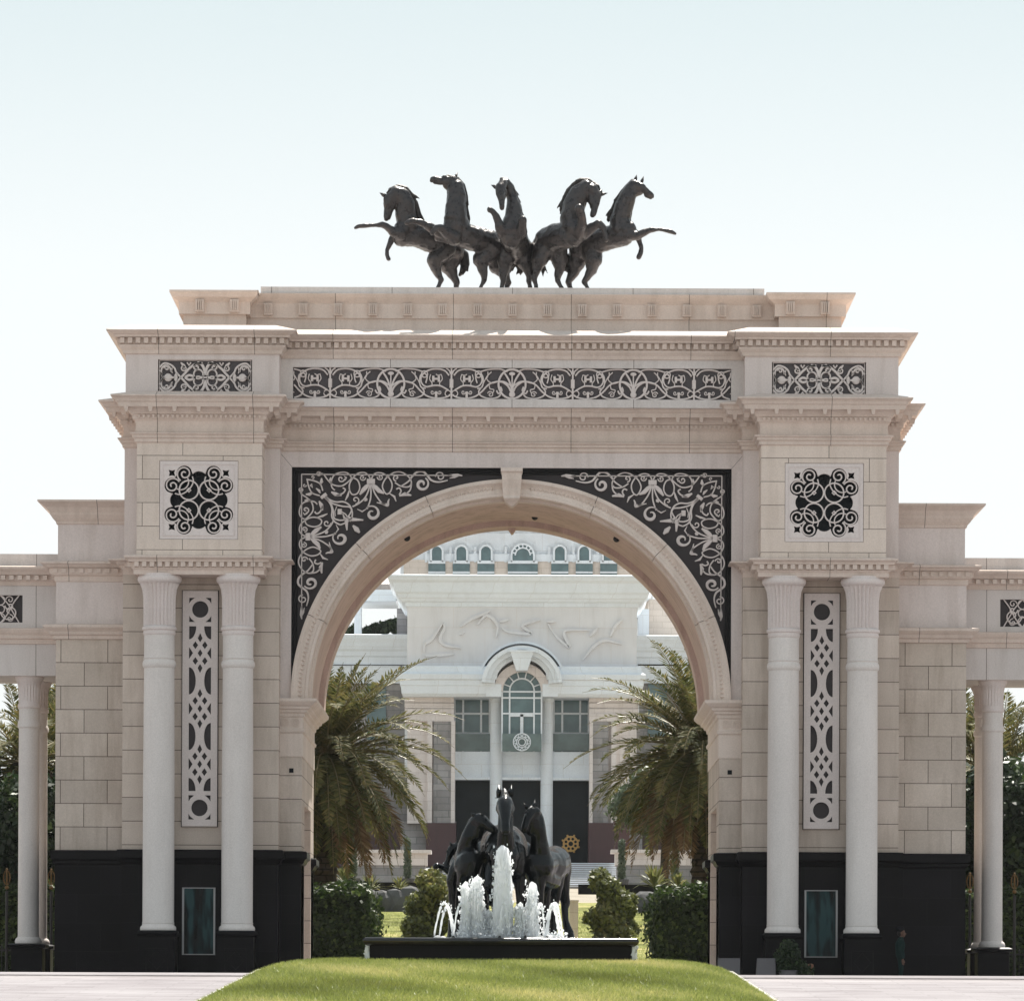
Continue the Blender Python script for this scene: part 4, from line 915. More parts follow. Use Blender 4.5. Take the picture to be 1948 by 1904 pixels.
# set-back upper storey
Yu=322.0
bbox('upper_wall',440,60,1620,500,Yu,14,M['white_stone'])
bbox('upper_eave',300,20,1750,70,Yu-2,20,M['white_stone'])
bbox('brick_wall',455,215,1600,560,Yu-.25,1,M['tanbrick'])
bbox('brick_tower',1602,395,1760,570,312,8,M['tanbrick']); bbox('tower_trim',1550,440,1602,570,311.5,8,M['white_stone'])
for x,wd_ in ((611,80),(725,80),(840,80),(1012,140),(1185,80),(1299,80),(1413,80)):
    wn=empty('upper_window',parent=bl); big=wd_>100; Yg=Yu-.4; k=Yg/F/2.454
    bbox('pane',x-wd_/2,222,x+wd_/2,285,Yg,.1,M['tealglass'],wn)
    rr=(50 if big else 26)*k; c=BX(x,190 if big else 172,Yg-.05); zb=BX(x,222,Yg).z; pts=[(c.x+rr*math.cos(R(t)),Yg-.05,c.z+rr*math.sin(R(t))) for t in range(0,181,9)]+[(c.x-rr*.92,Yg-.05,zb),(c.x+rr*.92,Yg-.05,zb)]
    mb=MB(); mb.add(pts,[tuple(range(len(pts)))]); mb.build('arched_pane',M['tealglass'],wn)
    mb=MB(); mb.ribbon([(c.x-rr*1.05,zb)]+[(c.x+rr*1.05*math.cos(R(t)),c.z+rr*1.05*math.sin(R(t))) for t in range(180,-1,-9)]+[(c.x+rr*1.05,zb)],.14,Yg-.2,.15)
    if big:
        mb.ribbon([(c.x+rr*.7*math.cos(R(t)),c.z+rr*.7*math.sin(R(t))) for t in range(0,181,9)],.1,Yg-.2,.12)
        for t in range(15,180,25): mb.ribbon([(c.x+q*rr*math.cos(R(t)),c.z+q*rr*math.sin(R(t))) for q in(.7,1)],.1,Yg-.19,.1)
    p=BX(x-wd_/2,222,Yg); q=BX(x+wd_/2,222,Yg); mb.box(p.x,q.x,Yg-.2,Yg-.02,p.z-.1,p.z+.1); p2=BX(x,270,Yg); mb.box(p.x,q.x,Yg-.15,Yg-.02,p2.z-.06,p2.z+.06)
    mb.build('frame',M['white_stone'],wn)
    bbox('surround',x-wd_/2-16,150,x-wd_/2-4,222,Yu-.28,.1,M['white_stone'],wn)
bbox('storey_band',560,185,1440,216,Yu-.32,1,M['white_stone'])
# tiled terrace roof at the left
mb=MB(); a=BX(300,345,312); b=BX(400,345,312)
for i in range(10): mb.tube([(a.x+i*(b.x-a.x)/9,312,BX(300,342,312).z),(a.x+i*(b.x-a.x)/9,318,BX(300,300,318).z)],.3,8)
mb.build('tiled_roof',M['pinkstone'],bl); bbox('terrace_beam',250,350,420,402,312,6,M['white_stone']); bbox('terrace_post',225,395,258,560,312,1.5,M['white_stone']); bbox('terrace_wall',424,437,474,560,311,2,M['greystone'])
# steps
st=empty('entrance_steps',(BX(1008,1600).x,290,7.3),'wide flight of stone steps climbing to the dark doors','steps')
zt=9.0; n=12
for i in range(n):
    z1=7.3+(zt-7.3)*(i+1)/n; a=W(840,1690,285).x; b=W(1182,1690,285).x; mb=MB(); mb.box(a,b,284+i*.55,284+(n)*.55+10,z1-(zt-7.3)/n,z1-.03); mb.build('step',M['greystep'],st); mb=MB(); mb.box(a,b,284+i*.55-.05,284+i*.55+.5,z1-.045,z1); mb.build('tread',M['white_stone'],st)
# planter walls beside the steps
for s,(x0,x1) in ((-1,(200,565)),(1,(1443,1900))):
    pw=empty('planter_wall',(BX((x0+x1)/2,600,282).x,282,7),('left' if s<0 else 'right')+' pink planter wall beside the entrance steps','wall')
    k=lambda x,y:W(582.1+x/2.454,1428.9+y/2.454,282)
    for nm,y0,y1,of,mt in (('coping',460,474,.25,'pinkstone'),('upper_course',474,530,0,'pinkstone'),('lower_course',530,640,-.1,'greystone')):
        a=k(x0,y1); b=k(x1,y0); mb=MB(); mb.box(a.x-of,b.x+of,282-of,284,a.z,b.z); mb.build(nm,M[mt],pw)
p=W(582.1+1443/2.454,1428.9+325/2.454,283); q=W(582.1+1508/2.454,1428.9+470/2.454,283); gp=empty('granite_pillar',(p.x+1,283,q.z),'square maroon granite pillar standing on the right planter wall','pillar')
mb=MB(); mb.box(p.x,q.x,282.3,284,q.z,p.z-.25); mb.build('shaft',M['maroon'],gp); mb=MB(); mb.box(p.x-.1,q.x+.1,282.2,284.1,p.z-.25,p.z); mb.build('cap',M['maroon'],gp)
# ================================================================ PLANTS
def leafcloud(blobs,n,size,fill=.55,flat=.5,seed=1):
    g=np.random.default_rng(seed); vol=np.array([b[3]*b[4]*b[5] for b in blobs])**.67; pick=g.choice(len(blobs),n,p=vol/vol.sum())
    B=np.array(blobs)[pick]; u=g.normal(size=(n,3)); u/=np.linalg.norm(u,axis=1)[:,None]; r=(fill+(1-fill)*g.random(n)**.6)*(1+.10*g.normal(size=n))
    P=B[:,:3]+u*B[:,3:6]*r[:,None]
    a=g.normal(size=(n,3)); a/=np.linalg.norm(a,axis=1)[:,None]; a=a*flat+u*(1-flat); b=np.cross(a,g.normal(size=(n,3))); b/=np.linalg.norm(b,axis=1)[:,None]; c=np.cross(a,b); c/=np.linalg.norm(c,axis=1)[:,None]
    s=size*g.uniform(.6,1.4,n)[:,None]
    V=np.stack([P-b*s,P-c*s*.5,P+b*s,P+c*s*.5],1).reshape(-1,3)
    rd=np.clip(.45+.22*np.sin(P[:,0]*2.1+P[:,2]*1.7)+.2*g.normal(size=n)+.15*(u[:,2]),0,1)
    return V,np.arange(4*n).reshape(-1,4),rd
def bushy(name,loc,blobs,n,size,mat,label,cat,group=None,trunk=None,seed=1,core=True,bark='bark'):
    o=empty(name,loc,label,cat,group)
    V,Fq,rd=leafcloud(blobs,n,size,seed=seed); fastmesh('foliage',V,Fq,mat,o,rand=rd)
    if trunk:
        mb=MB()
        for pts,rs in trunk: mb.tube(pts,rs,8)
        mb.build('trunk',M[bark],o,smooth=True)
    return o
def hedge(x0,x1,y0,y1,z0,z1,n,label,seed):
    g=np.random.default_rng(seed); o=empty('clipped_hedge',((x0+x1)/2,(y0+y1)/2,z0),label,'hedge','hedges behind the arch')
    P=[];U=[]
    for (ax,sg,w_) in ((2,1,.35),(1,-1,.35),(0,1,.15),(0,-1,.15)):
        m=int(n*w_); q=np.c_[g.uniform(x0,x1,m),g.uniform(y0,y1,m),g.uniform(z0,z1,m)]; lo=(x0,y0,z0)[ax]; hi=(x1,y1,z1)[ax]
        bumpy=.10*np.sin(q[:,(ax+1)%3]*3.1)+.10*np.sin(q[:,(ax+2)%3]*2.3+1)
        q[:,ax]=(hi if sg>0 else lo)+sg*(bumpy+.13*g.normal(size=m)); P.append(q); u=np.zeros((m,3)); u[:,ax]=sg; U.append(u)
    P=np.concatenate(P);U=np.concatenate(U);n=len(P); a=g.normal(size=(n,3))*.6+U; a/=np.linalg.norm(a,axis=1)[:,None]; b=np.cross(a,g.normal(size=(n,3))); b/=np.linalg.norm(b,axis=1)[:,None]; c=np.cross(a,b); s=g.uniform(.06,.13,n)[:,None]
    V=np.stack([P-b*s,P-c*s*.55,P+b*s,P+c*s*.55],1).reshape(-1,3); fastmesh('foliage',V,np.arange(4*n).reshape(-1,4),M['hedge'],o,rand=np.clip(.45+.25*g.normal(size=n),0,1))
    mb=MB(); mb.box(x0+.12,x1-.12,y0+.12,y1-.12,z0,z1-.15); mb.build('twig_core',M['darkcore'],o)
a=W(500,1820,163).x; b=W(702,1820,163).x; hedge(a,b,163,167,.8,zz(1697,163),16000,'dense square-cut hedge left of the fountain, its top sunlit',3)
a=W(1250,1820,163).x; b=W(1440,1820,163).x; hedge(a,b,163,167,.8,zz(1697,163),16000,'dense square-cut hedge right of the fountain, its top sunlit',4)
def palm(loc,H,cr,nf,label,seed,mat='frond',L=4.4,lean=0,group='date palms',tr=.42,low=-55,view=None):
    g=np.random.default_rng(seed); o=empty('date_palm',loc,label,'palm tree',group); x,y,z=loc; top=Vector((x+lean,y,z+H))
    mb=MB(); n=int(H/.16); 
    prof_=[]
    for i in range(n+1):
        t=i/n; r=tr*(1.15-.2*t)+.03*(1 if i%2 else -1); 
        if t>.86: r+= (t-.86)*1.6
        prof_.append((r,z-.4+(H+.4)*t))
    mb.lathe(0,0,prof_,16); mb.v=[(vx+x+lean*max(0,(vz-z)/H)+.03*math.sin(vz*9+math.atan2(vy,vx+1e-6)*5),vy+y+.03*math.cos(vz*7+math.atan2(vy,vx+1e-6)*4),vz) for vx,vy,vz in mb.v]
    mb.build('trunk',M['bark'],o)
    VV=[];FF=[];RD=[];MI=[]; st_=MB(); cnt=0
    for f in range(nf):
        az=2*pi*(f*.381966)+g.normal()*.12; t=f/nf; el=R(84-(84-low)*t**.85+g.normal()*5); ll=L*g.uniform(.82,1.08)*(1-.18*(t<.12)); dry=t>.74 and g.random()<.75
        d=Vector((math.cos(az)*math.cos(el),math.sin(az)*math.cos(el),math.sin(el))); p=top+Vector((math.cos(az),math.sin(az),0))*.22; pts=[p.copy()]; ns=16; droop=(.075+.04*t)*g.uniform(.8,1.3)
        for k in range(ns):
            p=p+d*(ll/ns); d=(d+Vector((0,0,-droop*(.3+1.3*k/ns)))).normalized(); pts.append(p.copy())
        st_.tube(pts[::2],[.045*(1-.85*i/8) for i in range(len(pts[::2]))],4)
        side_=d.cross(Vector((0,0,1))); side_=side_.normalized() if side_.length>.05 else Vector((1,0,0))
        m=64
        for k in range(6,m):
            s_=k/m; i0=min(int(s_*ns),ns-1); fr=s_*ns-i0; c=pts[i0].lerp(pts[i0+1],fr); tg=(pts[i0+1]-pts[i0]).normalized(); sd_=tg.cross(Vector((0,0,1))); sd_=sd_.normalized() if sd_.length>.08 else side_; up=sd_.cross(tg).normalized()
            lf=.66*math.sin(pi*min(1,.12+.93*s_))**.55*g.uniform(.8,1.12)
            for sg in(-1,1):
                dv=(sd_*sg*.80+tg*.62+up*.28*g.uniform(.2,1.4)+Vector(g.normal(0,.10,3))).normalized(); e=c+dv*lf; e.z-=lf*.12; wv=(tg-dv*tg.dot(dv)).normalized()*.030; mid=c.lerp(e,.45)
                b0=len(VV); VV+=[c-wv*.5,mid-wv*1.2,e,mid+wv*1.2]; VV[b0]=c; FF.append((b0,b0+1,b0+2,b0+3)); RD.append(min(1,max(0,.45+.3*g.normal()+.15*(1-t)))); MI.append(1 if dry else 0)
    fastmesh('fronds',np.array([tuple(v) for v in VV]),np.array(FF),M[mat],o,rand=np.array(RD),mats=[M['dryfrond']],midx=MI)
    st_.build('frond_stems',M['stem'],o)
    return o
gz=lambda Y:terr(Y)
p=W(617,1700,172); palm((p.x,172,gz(172)),zz(1436,172)-gz(172),0,150,'tall date palm beside the left arch pier, tawny lower fronds',5,L=5.0,low=-66)
p=W(1338,1700,173); palm((p.x,173,gz(173)),zz(1425,173)-gz(173),0,145,'date palm beside the right arch pier, trunk mostly hidden by the pier',9,L=5.0,low=-66)
for (px,py,Y,L,sd_,lb) in ((52,1455,168,4.0,21,'dark date palm behind the left colonnade columns'),(1900,1465,169,4.0,22,'dark date palm behind the right colonnade columns'),(110,1430,176,3.8,23,'date palm in shade just left of the left wing, behind the railing'),(1850,1425,176,3.8,24,'pale green date palm between right wing and right colonnade')):
    p=W(px,1800,Y); palm((p.x,Y,gz(Y)),zz(py,Y)-gz(Y),0,40,lb,sd_,L=L,group='date palms')
# dark evergreen trees behind the colonnades
k=0
for px,Y,top,r in ((-40,166,1440,2.6),(30,164,1480,2.2),(95,165,1430,2.0),(150,167,1480,2.2),(1835,165,1490,1.9),(1880,166,1440,2.1),(1935,164,1470,2.3),(2000,166,1440,2.4)):
    p=W(px,1800,Y); z0=gz(Y); z1=zz(top,Y); h=z1-z0; g=random.Random(k)
    bl_=[(p.x+g.uniform(-.6,.6)*r,Y+g.uniform(-.5,.5)*r,z0+h*t_,r*g.uniform(.5,.75),r*.6,h*.16) for t_ in (.12,.25,.4,.55,.7,.85,.3,.6)]
    bushy('evergreen_tree',(p.x,Y,z0),bl_,11000,.16,M['darkleaf'],['dense dark evergreen at the far left frame edge','dark evergreen behind the left colonnade column','dark evergreen in the gap beside the left wing','dark evergreen hidden behind the left wing','dark evergreen in the gap beside the right wing','dark evergreen behind the right colonnade column','dark evergreen at the far right frame edge','dense evergreen outside the right frame edge'][k],'tree','dark evergreens behind the railing',[([(p.x,Y,z0-.2),(p.x+.1,Y,z0+h*.5),(p.x,Y,z0+h*.9)],[.22,.16,.05])],seed=40+k); k+=1
for i,(x0,x1,lb) in enumerate(((-60,110,'sunlit low hedge behind the left railing'),(1830,2010,'sunlit low hedge behind the right railing'))):
    a=W(x0,1800,160.5).x; b=W(x1,1800,160.5).x; hedge(a,b,160.2,161.4,GZ,zz(1700,160.5),7000,lb,60+i)
# bushes, olive tree, rocks
def bb(px,py0,py1,wpx,Y,g,n=6):
    c=W(px,(py0+py1)/2,Y); k=Y/F; out=[]
    for i in range(n): t=i/(n-1); out.append((c.x+g.uniform(-.25,.25)*wpx*k,Y+g.uniform(-.5,.5),zz(py1-(py1-py0)*(.12+.74*t),Y),wpx*k*.5*(1-.35*t)*g.uniform(.7,1),wpx*k*.45,(py1-py0)*k*.16))
    return out
g=random.Random(4)
for i,(px,y0,y1,wp,lb) in enumerate(((812,1655,1790,86,'loose olive-green bush left of the horse fountain'),(1150,1652,1790,90,'loose olive-green bush right of the horse fountain'),(840,1668,1780,40,'small bush tucked behind the left fountain horses'),(1190,1700,1785,46,'low bush beside the right fountain bush'))):
    Y=192+i; c=W(px,1790,Y); bushy('shrub',(c.x,Y,terr(Y)),bb(px,y0,y1,wp,Y,g,8),4500,.13,M['bush'],lb,'bush','bushes on the lawn',[([(c.x,Y,terr(Y)-.2),(c.x,Y,zz(y0+30,Y))],[.08,.03])],seed=70+i)
Y=232; c=W(1262,1600,Y); bushy('olive_tree',(c.x,Y,terr(Y)),[(c.x+a,Y+d_,zz(y,Y),r,r,r*.7) for a,d_,y,r in ((0,0,1490,1.7),(-1.3,.3,1520,1.3),(1.4,0,1510,1.5),(.4,-.6,1535,1.6),(-.8,.4,1560,1.1),(1.8,.3,1545,1.2),(-2.0,0,1540,.8))],9000,.14,M['olive'],'round grey-green tree under the right palm fronds','tree',None,[([(c.x,Y,terr(Y)-.2),(c.x+.1,Y,zz(1600,Y)),(c.x,Y,zz(1530,Y))],[.25,.2,.1])],seed=81)
for i,(px,Y,lb) in enumerate(((1183,278,'slim clipped cypress beside the steps'),(1284,278,'slim clipped cypress further right along the planter wall'),(672,278,'slim clipped cypress behind the left palm trunk'),(775,278,'slim clipped cypress left of the fountain horses'))):
    c=W(px,1660,Y); z0=zz(1672,Y); bushy('slim_cypress',(c.x,Y,z0),[(c.x,Y,z0+.3+j*.36,.24*(1-.04*j),.24,.3) for j in range(6)],1400,.09,M['olive'],lb,'tree','slim cypresses by the planters',[([(c.x,Y,z0-1.2),(c.x,Y,z0+1.8)],[.09,.05])],seed=90+i)
    mb=MB(); mb.lathe(c.x,Y,[(.30,z0-.6),(.42,z0-.05),(.42,z0+.02),(.30,z0+.02)],14); o=mb.build('plant_pot',M['rock']); tag(o,'grey pot holding the '+lb,'pot','pots of the slim cypresses')
# rock walls: individually shaped boulders
def rock(c,r,seed,label):
    g=np.random.default_rng(seed); bm=bmesh.new(); bmesh.ops.create_icosphere(bm,subdivisions=2,radius=1)
    pl=[Vector(g.normal(size=3)).normalized() for _ in range(9)]
    for v in bm.verts:
        for n_ in pl:
            d=v.co.dot(n_)
            if d>.72: v.co-=n_*(d-.72)
        v.co=Vector((c[0]+v.co.x*r[0],c[1]+v.co.y*r[1],c[2]+v.co.z*r[2]))
    me=bpy.data.meshes.new('boulder'); bm.to_mesh(me); bm.free(); me.materials.append(M['rock']); o=bpy.data.objects.new('boulder',me); C.objects.link(o); tag(o,label,'rock','boulders of the rock wall'); return o
RL=[(725,'leftmost boulder of the left rock wall'),(752,'broad boulder in the middle of the left rock wall'),(780,'boulder of the left rock wall nearest the fountain'),(1204,'boulder of the right rock wall nearest the fountain'),(1232,'tall grey boulder in the right rock wall'),(1262,'wide boulder right of the tall one'),(1292,'rightmost boulder of the right rock wall'),(700,'boulder half hidden by the left hedge')]
for i,(px,lb) in enumerate(RL):
    c=W(px,1718,217); rock((c.x,217,zz(1722,217)),(.85,.6,.70+.1*(i%3)),i+5,lb)
c=W(1092,1775,175); mb=MB(); mb.box(W(1083,0+1740,175).x,W(1100,1740,175).x,175,175.35,terr(175)-.2,zz(1713,175)); mb.box(W(1082,1740,175).x,W(1101,1740,175).x,174.97,175.38,zz(1714,175),zz(1711,175)); o=mb.build('stone_post',M['pinkstone']); tag(o,'pale square stone post right of the fountain horses','post')
# spiky plants on the terrace
def spiky(px,py,Y,r,seed,lb):
    g=np.random.default_rng(seed); c=W(px,py,Y); V=[];Fq=[];n=60
    for i in range(n):
        az=g.uniform(0,2*pi); el=g.uniform(.1,1.4); d=Vector((math.cos(az)*math.cos(el),math.sin(az)*math.cos(el),math.sin(el))); s=d.cross(Vector((0,0,1))).normalized()*.05*r; m=c+d*r*.55; e=c+d*r*g.uniform(.8,1.1)+Vector((0,0,-.18*r)); b=len(V); V+=[tuple(c),tuple(m-s),tuple(e),tuple(m+s)]; Fq.append((b,b+1,b+2,b+3))
    o=fastmesh('spiky_plant',np.array(V),np.array(Fq),M['bush'],rand=g.random(n)); tag(o,lb,'plant','spiky plants on the terrace')
for i,(px,py,r,lb) in enumerate(((655,1680,1.1,'low spiky plant beside the left palm trunk'),(705,1692,1.0,'tawny spiky plant above the left rock wall'),(1245,1688,1.4,'broad spiky plant above the right rock wall'),(1290,1688,1.0,'small spiky plant near the right hedge'),(760,1690,.8,'small spiky plant above the middle boulder'))): spiky(px,py,219,r,200+i,lb)
mb=MB(); mb.box(W(596,1690,226).x,W(838,1690,226).x,226,226.5,zz(1700,226),zz(1679,226)); o=mb.build('low_granite_wall',M['granite']); tag(o,'low black granite wall left of the steps','wall')
mb=MB(); mb.box(W(1100,1690,226).x,W(1420,1690,226).x,226,226.5,zz(1700,226),zz(1681,226)); o=mb.build('low_granite_wall',M['granite']); tag(o,'low black granite wall right of the steps','wall')
for i,(px,y1,wp,lb) in enumerate(((676,1192,24,'small dark tree on the left terrace behind the arch soffit'),(715,1190,30,'dark shrub in the middle of the roof terrace'),(755,1182,44,'rounded dark tree on the roof terrace beside the carved wall'))):
    Y=316; c=W(px,1207,Y); k=Y/F; bushy('terrace_tree',(c.x,Y,zz(1210,Y)),[(c.x+a*wp*k*.4,Y,zz(y1+b,Y),wp*k*.35,.6,(1207-y1)*k*.4) for a,b in ((-1,10),(0,5),(1,12),(0,14))],1500,.2,M['darkleaf'],lb,'tree','trees on the roof terrace',[([(c.x,Y,zz(1212,Y)),(c.x,Y,zz(y1,Y))],[.12,.05])],seed=110+i)
# ================================================================ HORSE STATUES
def capsule(bmx,p0,r0,p1,r1,n=12):
    d=p1-p0; L=d.length
    steps=max(1,int(L/(min(r0,r1)*.6+.01)))
    for i in range(steps+1):
        t=i/steps; c=p0.lerp(p1,t); r=r0+(r1-r0)*t
        m=Matrix.Translation(c)@Matrix.Scale(r,4); bmesh.ops.create_icosphere(bmx,subdivisions=2,radius=1,matrix=m)
def frustum(bmx,p0,r0,p1,r1,n=14):
    d=(p1-p0); L=d.length
    if L<1e-4: return
    t=d/L; u=t.cross(Vector((.2,.3,.93)) if abs(t.z)<.9 else Vector((1,0,0))).normalized(); v=t.cross(u); a=[];b=[]
    for k in range(n):
        q=2*pi*k/n; w_=u*math.cos(q)+v*math.sin(q); a.append(bmx.verts.new(p0+w_*r0)); b.append(bmx.verts.new(p1+w_*r1))
    for k in range(n): q=(k+1)%n; bmx.faces.new((a[k],a[q],b[q],b[k]))
    bmx.faces.new(a[::-1]); bmx.faces.new(b)
def skin_mesh(name,chains,voxel,mat,parent,smooth=6,extra=None,muscle=0):
    bm=bmesh.new()
    for ch in chains:
        for i,(p,r) in enumerate(ch):
            bmesh.ops.create_icosphere(bm,subdivisions=2,radius=1,matrix=Matrix.Translation(p)@Matrix.Scale(r,4))
            if i: frustum(bm,ch[i-1][0],ch[i-1][1]*.985,p,r*.985)
    me=bpy.data.meshes.new(name); bm.to_mesh(me); bm.free()
    t=bpy.data.objects.new('tmp',me); C.objects.link(t)
    rm=t.modifiers.new('r','REMESH'); rm.mode='VOXEL'; rm.voxel_size=voxel; rm.adaptivity=0
    if muscle:
        tx=bpy.data.textures.new('m','CLOUDS'); tx.noise_scale=.32; tx.noise_depth=2
        dm=t.modifiers.new('d','DISPLACE'); dm.texture=tx; dm.strength=muscle*2.2; dm.mid_level=.5; dm.texture_coords='GLOBAL'
    sm=t.modifiers.new('s','SMOOTH'); sm.factor=.55; sm.iterations=smooth
    dg=bpy.context.evaluated_depsgraph_get(); out=bpy.data.meshes.new_from_object(t.evaluated_get(dg)); bpy.data.objects.remove(t)
    if extra:  # thin ears joined into the same mesh
        bm=bmesh.new(); bm.from_mesh(out)
        for (a,b,wd,dep) in extra:
            d=(b-a); s=d.cross(dep).normalized()*wd; f=dep.normalized()*wd*.5; q=[bm.verts.new(x) for x in (a-s,a+f,a+s,a-f)]; md=[bm.verts.new(a.lerp(b,.45)+x*.95) for x in (-s,f,s,-f)]; tp=bm.verts.new(b)
            for k in range(4): k2=(k+1)%4; bm.faces.new((q[k],q[k2],md[k2],md[k])); bm.faces.new((md[k],md[k2],tp))
            bm.faces.new(q[::-1])
        bm.to_mesh(out); bm.free()
    out.name=name; out.materials.clear(); out.materials.append(mat); out.polygons.foreach_set('use_smooth',[True]*len(out.polygons))
    o=bpy.data.objects.new(name,out); C.objects.link(o); o.parent=parent; o.matrix_parent_inverse=Matrix.Translation(parent.location).inverted(); return o
def horse(cat_label,mp,k,chains,ears,mane,tail,base,voxel,mat,matm,group,feet=None):
    top=mp is mT
    """mp(x,y,depth)->world ; k = metres per crop px"""
    P=lambda c:(mp(c[0],c[1],c[2]),c[3]*k*((1.15 if c[3]>34 else 1.04 if c[3]>17 else 1.0) if top else 1.07)+.006)
    CH=[[P(c) for c in ch] for ch in chains]
    if feet is not None:
        for ch,src in zip(CH,chains):
            if len(src[-1])>4:   # hoof on the plinth
                p,r=ch[-1]; ch.append((Vector((p.x,p.y,feet+.06)),r*1.25)); ch.append((Vector((p.x,p.y-.06,feet)),r*1.4))
    o=empty('horse_statue',base,cat_label,'horse statue',group)
    ex=[(mp(*a),mp(*b),w_*k,Vector((.2,1,.1))) for a,b,w_ in ears]
    skin_mesh('body',CH,voxel*(.72 if top else .85),mat,o,4,extra=ex,muscle=.035 if top else .014)
    for nm,strands,hw in (('mane',mane,1.0),('tail',tail,1.0)):
        if not strands: continue
        ch=[]; g=random.Random(len(strands)+int(base[0]*10))
        for st in strands:
            q=[P(c) for c in st]; ch.append(q)
            for i,(p,r) in enumerate(q[:-1]):   # ragged locks along the strand
                for j in range(3):
                    dn=(q[i+1][0]-p); a_=p.lerp(q[i+1][0],j/3); off=Vector((g.uniform(-1,1),g.uniform(-1,1),g.uniform(-.6,.3)))*r*1.5; ch.append([(a_,r*.7),(a_+off*.6+dn*.35,r*.45),(a_+off+dn*.8,r*.18)])
        skin_mesh(nm,ch,voxel*.85,matm,o,2)
    return o
AT=zz(547,150.38)
YT=152.2; kT=YT/F/1.4985/1.8896
def mT(x,y,d): 
    p=W((1200+x/1.4985)/1.8896,(560+y/1.4985)/1.8896,YT); return Vector((p.x,p.y+d,p.z))
GT='rearing bronze horses on top of the gate'
# 1 leftmost
H1=[[(372,395,.1,46),(365,440,.15,40),(440,425,.3,52),(520,440,.6,58),(590,455,.9,60),(640,480,1.1,56)],
 [(400,370,.2,54),(385,320,.15,50),(385,265,.1,46),(368,218,.05,40),(335,200,0,34)],
 [(335,205,0,32),(300,226,-.05,26),(290,262,-.05,21),(284,298,-.05,15),(284,328,-.05,16),(284,342,-.05,13)],
 [(325,235,0,28),(312,262,.04,26),(303,285,.02,18),(294,335,0,12)],[(278,232,-.12,9),(276,245,-.12,9)],
 [(355,420,-.05,36),(318,412,-.15,25),(285,388,-.2,18),(262,378,-.22,16),(215,383,-.25,11),(165,385,-.25,10),(140,386,-.25,11),(118,396,-.25,9)],
 [(370,440,.3,34),(330,420,.3,24),(312,435,.3,18),(296,472,.3,12),(284,505,.3,10),(287,528,.3,11),(294,548,.3,13)],
 [(600,480,.8,52),(545,540,.6,40),(548,590,.6,30),(565,630,.6,20),(577,652,.6,15),(566,680,.6,11),(556,702,.6,12,1)],
 [(640,490,1.2,54),(612,560,1.2,42),(635,610,1.2,27),(662,650,1.2,17),(655,680,1.2,11),(646,702,1.2,12,1)]]
horse('leftmost rearing bronze horse, chin tucked, one foreleg stretched out left',mT,kT,H1,[((282,222,-.05),(246,202,-.08),11),((300,205,.1),(290,190,.1),9)],
 [[(305,182,.1,13),(345,168,.1,16),(385,180,.1,18),(418,215,.12,16),(436,255,.15,13)],[(400,200,.2,16),(435,250,.2,18),(455,310,.2,16),(480,350,.25,12)],[(330,175,0,12),(300,190,0,9),(290,205,-.05,7)]],
 [[(668,470,1.2,18),(700,500,1.3,24),(705,550,1.3,24),(690,590,1.3,16),(675,610,1.3,8)]],(mT(520,700,.6).x,YT+.6,AT),.034,M['bronze'],M['mane'],GT,AT)
# 2
H2=[[(640,400,-.1,50),(620,430,-.1,42),(690,425,.05,60),(760,440,.3,60),(830,450,.6,60),(880,480,.9,58)],
 [(665,390,-.05,62),(655,340,-.1,56),(655,280,-.1,50),(660,220,-.05,46),(655,170,0,40),(645,140,0,32)],
 [(640,138,0,30),(605,140,-.05,24),(575,132,-.1,16),(548,130,-.1,16),(532,132,-.1,14),(526,138,-.1,10)],[(612,160,0,24),(640,178,0,28)],[(575,150,-.1,12),(545,146,-.1,10)],[(600,118,-.1,9),(590,116,-.1,8)],
 [(600,430,-.25,34),(550,415,-.4,26),(510,392,-.5,22),(470,378,-.6,17),(430,372,-.7,15),(405,378,-.75,14),(395,385,-.78,13)],
 [(650,450,-.3,36),(610,430,-.55,28),(580,412,-.7,20),(556,412,-.8,16),(543,428,-.85,16),(532,440,-.85,13)],
 [(560,445,-.2,22),(600,445,-.2,30),(640,455,-.1,34)],
 [(850,480,.6,56),(795,545,.5,42),(800,590,.5,28),(808,630,.5,19),(810,655,.5,15),(796,682,.5,11),(788,702,.5,12,1)],
 [(890,500,1.0,56),(880,560,1.1,44),(920,610,1.15,27),(940,650,1.2,17),(930,680,1.2,11),(926,702,1.2,12,1)]]
horse('second bronze horse from the left, head thrown up and muzzle pointing left',mT,kT,H2,[((648,128,0),(668,90,0),10),((632,122,.1),(650,104,.1),7)],
 [[(660,120,.1,14),(690,160,.1,18),(705,220,.1,18),(708,280,.1,16),(722,340,.1,14)],[(680,150,.15,14),(700,200,.15,16),(712,260,.15,14)],[(640,118,0,10),(615,112,0,10),(598,118,0,8)]],
 [[(930,470,1.1,20),(955,510,1.2,22),(950,570,1.2,18),(938,600,1.2,10)]],(mT(800,700,.5).x,YT+.5,AT),.034,M['bronze'],M['mane'],GT,AT)
